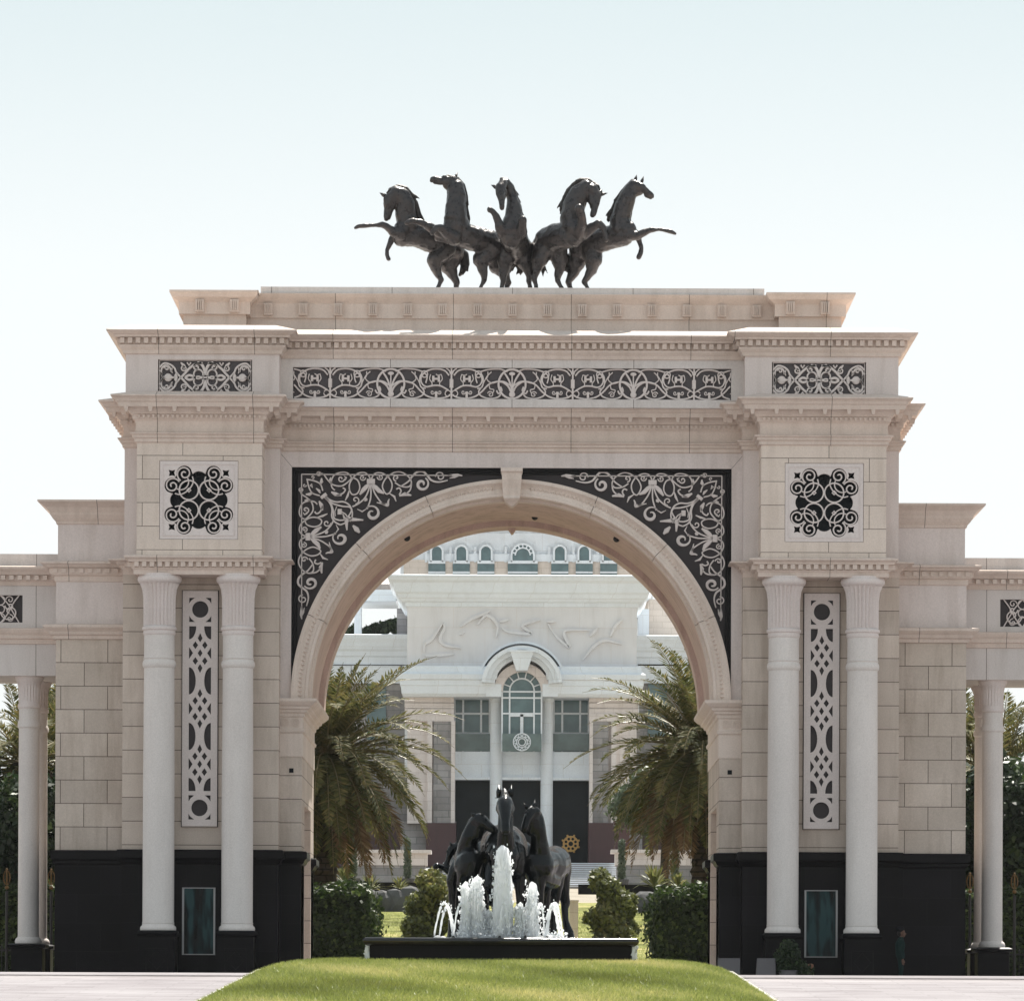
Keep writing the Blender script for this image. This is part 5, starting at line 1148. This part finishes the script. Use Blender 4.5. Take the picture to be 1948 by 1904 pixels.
# 3 centre
H3=[[(955,420,-.5,56),(955,460,-.5,50),(965,440,-.1,62),(975,450,.3,66),(985,470,.7,68),(985,490,.9,64)],
 [(960,400,-.5,52),(968,350,-.45,44),(968,300,-.4,38),(962,240,-.35,32),(945,185,-.35,29),(925,160,-.4,25)],
 [(912,168,-.6,24),(898,195,-.75,27),(897,230,-.85,23),(902,265,-.92,18),(905,298,-.95,16),(906,308,-.95,14)],[(908,215,-.75,24),(908,245,-.78,17)],
 [(915,430,-.6,34),(892,400,-.75,26),(882,370,-.8,20),(872,345,-.85,18),(858,325,-.9,14),(843,318,-.92,15)],
 [(1000,430,-.6,36),(1012,410,-.85,26),(1015,385,-.95,21),(1014,375,-1.0,20)],
 [(940,490,.7,56),(925,540,.6,42),(918,590,.6,30),(912,630,.6,20),(916,655,.6,15),(908,682,.6,11),(903,702,.6,12,1)],
 [(1020,490,.8,56),(1030,545,.8,42),(1050,600,.8,28),(1056,630,.8,19),(1052,655,.8,15),(1058,682,.8,11),(1058,702,.8,12,1)]]
horse('centre bronze horse facing forward with its head bowed',mT,kT,H3,[((888,192,-.55),(846,174,-.55),12),((925,172,-.4),(945,160,-.4),7)],
 [[(905,140,-.4,12),(935,150,-.4,14),(965,200,-.4,14),(985,260,-.4,13),(1000,310,-.4,12)],[(925,140,-.35,14),(955,180,-.35,15),(978,240,-.35,14)]],
 [[(985,520,1.1,20),(1000,550,1.1,26),(1005,580,1.1,18),(1010,600,1.1,8)],[(985,520,1.1,18),(950,560,1.1,18),(935,590,1.1,9)]],(mT(980,700,.6).x,YT+.6,AT),.034,M['bronze'],M['mane'],GT,AT)
# 4
H4=[[(1300,400,-.2,56),(1290,440,-.15,52),(1250,430,.05,64),(1200,430,.3,64),(1150,440,.6,62),(1120,480,.8,54)],
 [(1285,390,-.1,58),(1280,330,-.1,54),(1295,270,-.1,52),(1320,215,-.1,48),(1355,180,-.1,42),(1385,185,-.15,34)],
 [(1390,190,-.2,34),(1416,222,-.25,26),(1412,262,-.3,20),(1403,298,-.35,15),(1397,322,-.35,16),(1393,330,-.35,13)],[(1392,228,-.2,27),(1394,256,-.22,25),(1396,280,-.25,17)],[(1428,232,-.35,9),(1430,244,-.35,8)],
 [(1320,430,-.4,34),(1335,390,-.65,27),(1335,350,-.8,23),(1325,322,-.9,20),(1318,312,-.98,21)],
 [(1345,430,-.2,32),(1385,400,-.35,25),(1425,380,-.45,20),(1448,400,-.5,16),(1462,440,-.5,12),(1465,470,-.5,11)],
 [(1130,490,.6,56),(1108,545,.5,42),(1095,590,.5,30),(1082,630,.5,20),(1078,655,.5,15),(1088,682,.5,11),(1090,702,.5,12,1)],
 [(1200,480,.7,56),(1215,545,.7,40),(1222,590,.7,27),(1208,630,.7,18),(1206,655,.7,14),(1220,682,.7,11),(1228,702,.7,12,1)]]
horse('second bronze horse from the right, neck arched and head tucked right',mT,kT,H4,[((1415,212,-.2),(1448,190,-.2),10),((1425,218,-.2),(1476,209,-.25),10)],
 [[(1400,165,0,14),(1370,140,0,18),(1330,140,0,20),(1295,165,0,20),(1265,210,0,17)],[(1310,150,.05,18),(1270,190,.05,20),(1245,240,.05,18),(1228,290,.05,14)],[(1395,150,0,13),(1420,170,-.1,12),(1430,195,-.15,9)]],
 [[(1240,500,1.0,18),(1265,550,1.1,20),(1262,590,1.1,12)],[(1100,480,1.0,16),(1120,560,1.0,14),(1128,600,1.0,8)]],(mT(1150,700,.6).x,YT+.6,AT),.034,M['bronze'],M['mane'],GT,AT)
# 5
H5=[[(1580,400,.0,46),(1560,440,.05,44),(1510,430,.2,54),(1440,440,.5,58),(1380,455,.8,60),(1330,480,1.0,56)],
 [(1545,390,.1,54),(1545,340,.1,50),(1560,285,.05,46),(1580,230,0,41),(1600,185,0,36),(1615,160,0,30)],
 [(1620,160,0,29),(1650,172,-.05,24),(1678,192,-.08,17),(1700,208,-.1,15),(1714,216,-.1,14),(1718,224,-.1,9)],[(1640,192,0,26),(1618,200,0,26)],[(1680,214,-.08,12),(1706,228,-.08,9)],[(1662,160,-.12,8),(1672,166,-.12,7)],
 [(1590,430,-.1,34),(1630,440,-.2,26),(1665,425,-.25,18),(1700,410,-.25,14),(1750,405,-.25,10),(1790,410,-.25,9),(1812,416,-.25,11),(1838,427,-.25,8)],
 [(1580,420,.25,34),(1610,405,.3,25),(1635,418,.3,18),(1648,455,.3,13),(1658,490,.3,11),(1652,520,.3,11),(1644,540,.3,13)],
 [(1330,490,1.1,56),(1312,550,1.1,42),(1290,605,1.1,27),(1265,650,1.1,17),(1275,680,1.1,11),(1284,702,1.1,12,1)],
 [(1390,480,.7,54),(1400,545,.6,42),(1392,600,.6,30),(1368,638,.6,19),(1350,662,.6,15),(1362,685,.6,11),(1370,702,.6,12,1)]]
horse('rightmost rearing bronze horse, head high and one foreleg stretched out right',mT,kT,H5,[((1622,138,0),(1632,102,0),9),((1655,150,.1),(1670,106,.1),9)],
 [[(1610,135,.1,13),(1580,170,.1,17),(1545,220,.12,19),(1515,270,.15,17),(1495,310,.15,12)],[(1560,190,.15,16),(1530,240,.15,18),(1500,300,.2,16),(1480,340,.2,11)],[(1625,145,0,10),(1645,152,-.05,9),(1670,165,-.08,6)]],
 [[(1300,470,1.2,18),(1275,520,1.3,20),(1262,570,1.3,14)]],(mT(1330,700,.9).x,YT+.8,AT),.034,M['bronze'],M['mane'],GT,AT)
# ================================================================ FOUNTAIN
YF=110.0; kF=YF/F/2.72/1.8896; fx0,fx1=W(689,1800,107.5).x,W(1216,1800,107.5).x; rz=zz(1783,107.5)
pool=empty('fountain_pool',((fx0+fx1)/2,110.6,.9),'low rectangular black granite fountain basin with wet overflowing rim','fountain basin')
y0,y1=107.6,113.6
mb=MB(); d=.16
for (a,b,c_,e_) in ((fx0+d,fx1-d,y0+d,y0+.5),(fx0+d,fx1-d,y1-.5,y1-d),(fx0+d,fx0+.5,y0+.5,y1-.5),(fx1-.5,fx1-d,y0+.5,y1-.5)): mb.box(a,b,c_,e_,.3,rz-.14)
mb.build('basin_wall',M['granite'],pool)
mb=MB(); q=[(.02,rz-.17),(.0-.0,rz-.15),(-.0,rz-.03),(-.03,rz)]
def ringstack(x0,x1,ya,yb,inner,prf):
    b=len(mb.v); n=len(prf)
    for o_,z in prf: mb.v+=[(x0-o_,ya-o_,z),(x1+o_,ya-o_,z),(x1+o_,yb+o_,z),(x0-o_,yb+o_,z)]
    for o_,z in prf[::-1]: mb.v+=[(x0+inner,ya+inner,z),(x1-inner,ya+inner,z),(x1-inner,yb-inner,z),(x0+inner,yb-inner,z)]
    m=2*n
    for i in range(m):
        j=(i+1)%m
        for k_ in range(4): k2=(k_+1)%4; mb.f.append((b+4*i+k_,b+4*i+k2,b+4*j+k2,b+4*j+k_))
ringstack(fx0+.05,fx1-.05,y0+.05,y1-.05,.5,[(-.06,rz-.19),(-.02,rz-.17),(.03,rz-.13),(.05,rz-.08),(.03,rz-.03),(-.02,rz)])
mb.build('rim',M['granite_wet'],pool,smooth=True)
mb=MB(); mb.box(fx0+.4,fx1-.4,y0+.4,y1-.4,rz-.12,rz-.03); o=mb.build('fountain_water',M['poolwater']); tag(o,'dark water filling the fountain basin','water',None,'structure')
mb=MB(); g=random.Random(3)
for xs in (fx0+.10,fx1-.10):
    for i in range(26):
        yy=y0+.15+i*.22; P=[(xs+g.uniform(-.05,.05),yy,rz-.16-.07*j) for j in range(12)]; mb.tube([(x+g.uniform(-.02,.02),y,z) for x,y,z in P],[.02+.02*g.random()+.004*j for j in range(12)],5)
o=mb.build('overflow_water',M['water'],smooth='all'); tag(o,'sheets of water spilling down both ends of the black basin','water spill'); o['kind']='stuff'
def mF(x,y,d):
    p=W((1500+x/2.72)/1.8896,(2780+y/2.72)/1.8896,YF); s=(YF+d)/YF; return Vector((CAMX+(p.x-CAMX)*s,YF+d,p.z*s))
GF='dark bronze horses standing in the fountain'; FB=rz-.05
# A central, facing the viewer
HA=[[(855,800,-.3,150),(850,720,.2,190),(845,740,.8,215),(848,760,1.4,225),(845,720,2.0,225),(845,740,2.5,200)],
 [(790,760,-.1,120),(780,860,-.1,105),(760,930,-.1,80)],[(930,770,-.1,125),(950,870,-.1,110),(965,940,-.1,85)],[(855,880,-.3,130),(855,960,-.1,110)],
 [(862,780,-.35,95),(862,680,-.55,82),(862,580,-.65,74),(862,480,-.6,70),(862,380,-.5,66),(862,300,-.4,60)],
 [(858,262,-.6,62),(858,300,-.8,72),(858,350,-.95,64),(860,410,-1.1,50),(862,470,-1.2,42),(863,530,-1.28,44),(864,566,-1.3,42)],
 [(812,300,-.65,34),(806,345,-.7,40),(825,400,-.85,30)],[(905,300,-.65,34),(914,345,-.7,40),(898,400,-.85,30)],[(845,560,-1.38,14),(842,572,-1.38,12)],[(884,560,-1.38,14),(887,572,-1.38,12)],[(792,290,-.8,17),(790,300,-.82,14)],[(926,290,-.8,17),(928,300,-.82,14)],[(858,240,-.5,48),(858,200,-.45,40)],
 [(740,900,0,85),(715,980,-.2,62),(705,1060,-.4,46),(700,1095,-.45,42),(712,1180,-.2,30),(720,1230,.1,28),(722,1262,.2,34)],
 [(975,900,0,90),(990,1000,0,66),(1000,1090,0,48),(1002,1130,0,46),(1003,1250,0,34),(1003,1400,0,30),(1003,1490,0,38),(1003,1560,-.05,46,1)],
 [(680,800,2.3,150),(670,1000,2.4,100),(660,1150,2.5,55),(665,1300,2.5,36),(665,1500,2.5,40),(665,1560,2.5,46,1)],
 [(1000,800,2.3,150),(1020,1000,2.4,100),(1030,1150,2.5,55),(1030,1300,2.5,36),(1030,1500,2.5,40),(1030,1560,2.5,46,1)],
 [(760,960,-.0,70),(760,1100,.1,48),(762,1250,.1,36),(762,1450,.1,32),(762,1560,.1,44,1)]]
horse('tallest dark bronze horse facing straight forward, ears pricked, in the fountain middle',mF,kF,HA,[((802,222,-.5),(795,108,-.42),30),((910,222,-.5),(922,102,-.42),30)],
 [[(850,170,-.5,26),(860,200,-.62,24),(880,240,-.7,18)],[(850,165,-.45,24),(835,205,-.6,18),(825,240,-.7,12)],[(800,225,-.5,10),(775,235,-.52,9),(757,240,-.5,6)],[(862,190,-.3,30),(870,300,-.2,34),(868,420,-.2,34)]],None,(mF(860,1600,.6).x,YF+.6,FB),.036,M['blackbronze'],M['blackmane'],GF,FB)
# B left, head turned right behind A
HB=[[(490,900,.3,125),(485,820,.8,118),(490,880,1.4,130),(490,860,2.0,130)],
 [(520,860,.2,120),(500,960,.2,110),(470,1050,.3,85)],
 [(480,800,.5,100),(495,700,.4,92),(512,620,.3,80),(530,550,.3,68),(560,490,.3,58)],
 [(570,470,.25,60),(610,450,.15,62),(640,480,.1,66),(680,505,.05,50),(720,530,.0,42),(750,550,.0,36)],[(600,540,.2,60),(590,600,.2,50)],
 [(405,870,.7,62),(365,950,.6,56),(335,1050,.6,48),(345,1120,.6,42),(340,1250,.6,32),(340,1450,.6,30),(340,1560,.6,44,1)],
 [(500,1080,.4,66),(500,1180,.4,45),(500,1350,.4,34),(500,1560,.4,44,1)],[(400,1000,2.0,110),(400,1200,2.1,55),(400,1400,2.1,38),(400,1560,2.1,44,1)]]
horse('dark bronze horse left of the tallest, head turned right behind its shoulder',mF,kF,HB,[((590,440,.15),(508,370,.1),26),((645,432,.08),(622,372,.02),24)],
 [[(590,430,.3,20),(540,455,.35,24),(500,520,.4,24),(482,600,.4,22),(465,700,.45,18)],[(600,420,.2,16),(625,440,.12,16),(650,462,.05,12)],[(540,440,.35,12),(510,455,.4,12),(495,475,.4,8)]],None,(mF(440,1600,1).x,YF+1.0,FB),.036,M['blackbronze'],M['blackmane'],GF,FB)
# C far left, head low, foreleg raised
HC=[[(470,900,2.1,130),(430,860,2.4,130),(500,900,3.0,150),(560,900,3.5,150)],
 [(440,820,2.1,85),(405,770,2.0,60),(375,730,1.9,48)],
 [(365,722,1.9,44),(335,742,1.85,42),(315,790,1.8,32),(300,840,1.8,25),(290,876,1.8,24),(268,888,1.8,18)],
 [(400,930,2.0,60),(340,950,1.8,48),(310,945,1.7,42),(255,920,1.65,26),(215,905,1.62,24),(190,898,1.6,26),(176,910,1.6,26)],
 [(430,1000,2.2,70),(430,1150,2.2,45),(430,1350,2.2,34),(430,1560,2.2,44,1)],[(560,1000,3.4,100),(560,1200,3.5,50),(560,1400,3.5,36),(560,1560,3.5,44,1)]]
horse('dark bronze horse at far left, small lit head and raised foreleg pointing left',mF,kF,HC,[((338,708,1.8),(314,660,1.8),16),((375,700,1.85),(388,660,1.85),15)],
 [[(400,690,2,16),(440,690,2,18),(460,720,2,14)],[(340,730,1.8,12),(305,750,1.8,10),(276,768,1.8,6)]],None,(mF(450,1600,2.4).x,YF+2.4,FB),.036,M['blackbronze'],M['blackmane'],GF,FB)
# D right
HD=[[(1190,900,.3,140),(1230,880,.7,150),(1290,900,1.1,165),(1340,870,1.5,160),(1370,850,1.8,130)],
 [(1150,900,.2,120),(1180,1000,.3,110),(1240,1020,.6,110),(1300,1030,1.0,110)],
 [(1200,830,.3,110),(1195,720,.2,88),(1190,620,.15,76),(1185,530,.1,68),(1175,450,.1,60),(1160,395,.1,52)],
 [(1150,380,.0,54),(1110,380,-.1,48),(1085,430,-.2,42),(1065,480,-.25,36),(1050,520,-.3,33),(1045,550,-.3,30)],[(1140,440,0,58),(1130,510,0,56),(1110,560,0,46)],
 [(1390,860,1.7,110),(1400,960,1.7,105),(1415,1060,1.7,78),(1435,1180,1.7,52),(1450,1260,1.75,44),(1440,1320,1.7,34),(1450,1450,1.65,32),(1470,1520,1.6,40),(1485,1560,1.6,46,1)],
 [(1340,950,1.3,110),(1345,1080,1.3,85),(1350,1200,1.3,52),(1330,1300,1.3,40),(1325,1450,1.3,36),(1325,1560,1.3,44,1)],
 [(1180,1030,.2,75),(1190,1150,.2,50),(1195,1300,.2,36),(1195,1560,.2,44,1)],[(1250,1060,.7,65),(1255,1200,.7,42),(1255,1350,.7,34),(1255,1560,.7,44,1)],
 [(1440,820,1.9,30),(1462,900,2.0,38),(1462,1000,2.0,34),(1450,1100,2.0,18)]]
horse('dark bronze horse at right, body side-on, face turned down to the left',mF,kF,HD,[((1140,352,-.05),(1150,248,.0),26),((1085,352,-.12),(1020,266,-.08),14)],
 [[(1150,345,.1,20),(1185,390,.15,22),(1205,460,.15,20),(1215,540,.2,18),(1225,640,.2,14)],[(1120,330,-.1,18),(1095,350,-.18,16),(1085,380,-.22,10)],[(1070,370,-.15,8),(1040,395,-.2,7),(1015,410,-.2,5)]],None,(mF(1290,1600,1).x,YF+1.0,FB),.036,M['blackbronze'],M['blackmane'],GF,FB)
# water jets
def jet(x,ytop,wd,dep,label,seed,wild=1.0):
    g=random.Random(seed); mb=MB(); n=30; m=18; top=mF(x,ytop,dep); bot=mF(x,1600,dep); k=kF; b=0
    ph=[g.uniform(0,6.28) for _ in range(8)]
    for i in range(n+1):
        t=i/n; z=bot.z+(top.z-bot.z)*t; r=wd*k*.5*(1.08-.38*t)*(1 if t<.9 else math.sqrt(max(.02,1-((t-.9)/.1)**2))*.999)
        for q in range(m):
            a=2*pi*q/m; rr=r*(1+.13*math.sin(3*a+ph[0]+t*7)+.11*math.sin(5*a+ph[1]-t*17)+.09*math.sin(2*a+ph[2]+t*29)+.10*g.uniform(-1,1)+.08*math.sin(t*40+ph[3]+a))
            mb.v.append((bot.x+rr*math.cos(a)+.02*math.sin(t*9+ph[4]),bot.y+rr*math.sin(a),z+g.uniform(-.012,.012)))
    for i in range(n):
        for q in range(m): p=(q+1)%m; mb.f.append((i*m+q,i*m+p,(i+1)*m+p,(i+1)*m+q))
    mb.f.append(tuple(range(n*m,n*m+m)))
    for i in range(int(18*wd/100)):   # falling strands around the core
        a=g.uniform(0,6.28); tt=g.uniform(.35,1.0)**.6; rr=wd*k*.5*g.uniform(.7,1.15); P=[];Q=[]
        for j in range(12):
            t=tt*(1-j/11); rj=rr*(1.15-.45*t)*(1+.06*g.uniform(-1,1)); P.append((bot.x+rj*math.cos(a)+g.uniform(-.008,.008),bot.y+rj*math.sin(a),bot.z+(top.z-bot.z)*t)); Q.append(g.uniform(.007,.024)*(1-.3*t))
        mb.tube(P,Q,5)
    for i in range(int(230*wild*wd/110)):
        t=g.random(); a=g.uniform(0,6.28); rr=wd*k*.5*(1.1-.35*t)*g.uniform(.9,1.55); z=bot.z+(top.z-bot.z)*t*g.uniform(.8,1.03); s=g.choice((.007,.010,.014,.022)); c=(bot.x+rr*math.cos(a),bot.y+rr*math.sin(a),z); mb.ball(c,s,s,s*g.uniform(1,2.5),5,4)
    for i in range(int(9*wild)):   # thrown fingers of water
        t=g.uniform(.15,.9); a=g.choice((0,pi))+g.uniform(-.5,.5); r0=wd*k*.45*(1.1-.35*t); z=bot.z+(top.z-bot.z)*t; L=g.uniform(.05,.13)
        mb.tube([(bot.x+(r0+L*j/4)*math.cos(a),bot.y+(r0+L*j/4)*math.sin(a),z+.10*j/4*g.uniform(-.5,1)) for j in range(5)],[.035,.03,.024,.016,.018],6)
    o=mb.build('water_jet',M['water'],smooth='all'); tag(o,label,'water jet','foaming water jets'); return o
jet(832,700,165,-1.6,'tallest foaming white water jet in front of the central horse',1)
jet(575,998,120,-1.5,'frothy middle-height jet just left of the tallest jet',2,1.6); jet(468,1055,90,-1.6,'straight white jet in front of the left bronze horse',3); jet(1118,1058,112,-1.5,'straight white jet right of the tallest jet, in front of the right horse',4)
jet(1000,1290,70,-1.7,'short splashing jet between the tallest and right jets',5,2); jet(690,1330,60,-1.3,'short splashing jet between the left jets and the tallest',6,2)
def arcj(x0,xp,yp,x1,dep,label,seed):
    g=random.Random(seed); mb=MB(); a=mF(x0,1592,dep); p=mF(xp,yp,dep); H=p.z-a.z; pts=[];rs=[]
    for i in range(31):
        t=i/30; x=x0+(x1-x0)*t; h=4*t*(1-t) if abs(xp-(x0+x1)/2)<1 else 1-((x-xp)/((x0 if x<xp else x1)-xp))**2
        q=mF(x,1592,dep); pts.append((q.x+g.uniform(-.004,.004),q.y+.25*t,a.z+H*h+g.uniform(-.005,.005))); rs.append((.016+.022*t)*g.uniform(.7,1.35))
    mb.tube(pts,rs,7)
    for i in range(46):
        t=g.uniform(.3,1); q=pts[int(t*30)]; s=g.choice((.007,.01,.015)); mb.ball((q[0]+g.gauss(0,.03),q[1]+g.gauss(0,.03),q[2]+g.gauss(0,.03)),s,s,s*1.7,5,4)
    nz=mF(x0,1592,dep); o=mb.build('arching_jet',M['water'],smooth='all'); tag(o,label,'water jet','thin arching water jets')
    mb=MB(); mb.lathe(nz.x,nz.y,[(.035,rz-.06),(.035,rz+.03),(.02,rz+.05)],10); o=mb.build('nozzle',M['iron']); tag(o,'small black nozzle under the '+label,'nozzle','fountain nozzles')
for i,(a,b,c_,d_,e_,lb) in enumerate(((165,262,1262,360,-1.9,'outermost arching jet at the left end'),(215,292,1300,352,-1.6,'inner arching jet at the left end'),(352,425,1268,505,-1.8,'arching jet before the left straight jet'),(556,640,1290,700,-1.4,'arching jet left of the tallest jet'),(803,835,1270,900,-2.0,'narrow arching jet in front of the tallest jet'),(1052,1000,1275,945,-1.8,'arching jet just right of the tallest jet'),(1265,1205,1268,1165,-1.7,'arching jet before the right straight jet'),(1262,1320,1305,1395,-1.5,'middle arching jet at the right end'),(1400,1330,1285,1262,-1.9,'inner arching jet at the right end'),(1450,1345,1262,1270,-1.7,'outermost arching jet at the right end'))): arcj(a,b,c_,d_,e_,lb,50+i)
g=random.Random(8); mb=MB()
for i in range(520):
    x=g.uniform(380,1470); q=mF(x,1590,g.uniform(-2.1,-1.0)); h=abs(g.gauss(0,.16))*(1 if x<1300 else .6); s=g.choice((.008,.012,.018,.028)); mb.ball((q.x,q.y,rz-.02+h),s*1.2,s,s,5,4)
for i in range(120):
    x=g.uniform(170,1460); q=mF(x,1590,g.uniform(-2.0,-1.0)); mb.ball((q.x,q.y,rz-.03),g.uniform(.05,.13),.08,g.uniform(.02,.09),6,5)
o=mb.build('splash_foam',M['water'],smooth='all'); tag(o,'white splashing foam and drops over the basin','foam',None,'stuff')
# ================================================================ GUARD AND THINGS IN THE SHADE
def limb(P,rs): return [(Vector(p),r) for p,r in zip(P,rs)]
gy=147.0; gp_=W(1713,1800,gy); gx=gp_.x; g0=GZ
per=empty('person',(gx,gy,g0),'person in dark green uniform and beret standing side-on in the shade by the right tower','person')
def V3(x,y,z): return (gx+x,gy+y,g0+z)
chs=[limb([V3(0,0,.98),V3(-.02,0,1.12),V3(-.01,0,1.32),V3(0,0,1.44),V3(.02,0,1.52),V3(.04,0,1.58)],[.15,.14,.165,.12,.06,.055]),
 limb([V3(0,-.19,1.42),V3(-.05,-.23,1.15),V3(.03,-.22,.92),V3(.05,-.22,.86)],[.07,.055,.04,.035]),limb([V3(0,.19,1.42),V3(-.05,.23,1.15),V3(.03,.22,.92)],[.07,.055,.04]),
 limb([V3(0,-.19,1.42),V3(0,.19,1.42)],[.07,.07]),
 limb([V3(0,-.09,.95),V3(.02,-.10,.52),V3(-.01,-.10,.12),V3(.02,-.1,.05),V3(.14,-.1,.04)],[.105,.07,.05,.05,.04]),limb([V3(0,.09,.95),V3(.02,.10,.52),V3(-.01,.10,.12),V3(.02,.1,.05),V3(.14,.1,.04)],[.105,.07,.05,.05,.04])]
skin_mesh('uniform',chs,.02,M['cloth'],per,4)
hd=[limb([V3(.02,0,1.50),V3(.035,0,1.60)],[.055,.055]),limb([V3(.03,0,1.72),V3(.05,0,1.68)],[.105,.095]),limb([V3(.07,0,1.63),V3(.09,0,1.60)],[.065,.05]),limb([V3(.13,0,1.68),V3(.165,0,1.655)],[.022,.02]),limb([V3(.125,0,1.62),V3(.13,0,1.62)],[.03,.025]),limb([V3(.01,-.1,1.68),V3(.01,-.105,1.66)],[.02,.02])]
for s in(-1,1):
    bx_=V3(.055,s*.22,.86); hd.append(limb([bx_,V3(.06,s*.22,.79)],[.035,.04]))
    for f in range(4): hd.append(limb([V3(.035+f*.018,s*.22,.77),V3(.045+f*.017,s*.215,.72),V3(.06+f*.014,s*.21,.685+.006*abs(f-1))],[.011,.010,.009]))
    hd.append(limb([V3(.09,s*.215,.83),V3(.115,s*.21,.785),V3(.115,s*.205,.755)],[.013,.012,.010]))
skin_mesh('body',hd,.008,M['skin'],per,3)
skin_mesh('hair',[limb([V3(.0,0,1.71),V3(-.03,0,1.66)],[.105,.08])],.015,M['hair'],per,2)
skin_mesh('beret',[limb([V3(.03,0,1.80),V3(-.02,0,1.80)],[.10,.11]),limb([V3(.0,-.07,1.79),V3(.0,.06,1.81)],[.08,.09])],.015,M['cloth2'],per,3)
def px_box(name,x0,x1,y0,y1,Y,dep,mat,label,cat,slope=0):
    a=W(x0,y1,Y); b=W(x1,y0,Y); mb=MB(); mb.add([(a.x,Y,GZ-.1),(b.x,Y,GZ-.1),(b.x,Y+dep,GZ-.1),(a.x,Y+dep,GZ-.1),(a.x+slope,Y,b.z),(b.x-slope*.2,Y,b.z),(b.x-slope*.2,Y+dep,b.z),(a.x+slope,Y+dep,b.z)],[(0,3,2,1),(4,5,6,7),(0,1,5,4),(1,2,6,5),(2,3,7,6),(3,0,4,7)])
    mb.box(a.x-.04,b.x+.04,Y-.04,Y+dep+.04,GZ-.1,GZ+.12)
    o=mb.build(name,mat); return tag(o,label,cat)
px_box('stone_planter',1366,1408,1822,1870,145.6,.5,M['shadegrey'],'low grey stone block beside the right arch pier','planter'); px_box('stone_planter',1437,1476,1822,1870,145.2,.5,M['shadegrey'],'low grey planter in front of the right tower column','planter',.07)
c=W(1500,1850,145.3); bushy('potted_shrub',(c.x,145.3,GZ),[(c.x+a,145.3,zz(y,145.3),.28,.28,.28) for a,y in ((-.2,1818),(.1,1812),(.35,1840),(-.1,1838),(0,1800),(.5,1850))],2500,.055,M['darkleaf'],'dark leafy shrub in a pot at the foot of the right tower','plant',None,[([(c.x,145.3,GZ),(c.x,145.3,zz(1815,145.3))],[.05,.03])],seed=130)
mb=MB(); mb.lathe(c.x,145.3,[(.2,GZ-.05),(.3,GZ+.45),(.33,GZ+.5),(.26,GZ+.5)],18); o=mb.build('shrub_pot',M['shadegrey']); tag(o,'round dark pot holding the leafy shrub by the right tower','pot')
c=W(1542,1850,145.8); mb=MB(); mb.lathe(c.x,145.8,[(.11,GZ-.05),(.11,GZ+.06),(.075,GZ+.1),(.075,zz(1830,145.8)-.12),(.095,zz(1830,145.8)-.1),(.085,zz(1830,145.8)-.02),(.03,zz(1830,145.8))],16); o=mb.build('bollard',M['copper'],smooth=True); tag(o,'short copper-coloured bollard under the right booth window','bollard')

# ================================================================ HAZE
m=bpy.data.materials.new('haze'); m.use_nodes=True; nt=m.node_tree; nt.nodes.remove(nt.nodes['Principled BSDF'])
pv=N(nt,'ShaderNodeVolumePrincipled'); pv.inputs['Color'].default_value=(.95,.97,1,1); pv.inputs['Density'].default_value=.00004; pv.inputs['Anisotropy'].default_value=.3
nt.links.new(pv.outputs[0],nt.nodes['Material Output'].inputs['Volume'])
mb=MB(); mb.box(-410,410,-50,710,-3,48); o=mb.build('haze',m); o['kind']='stuff'
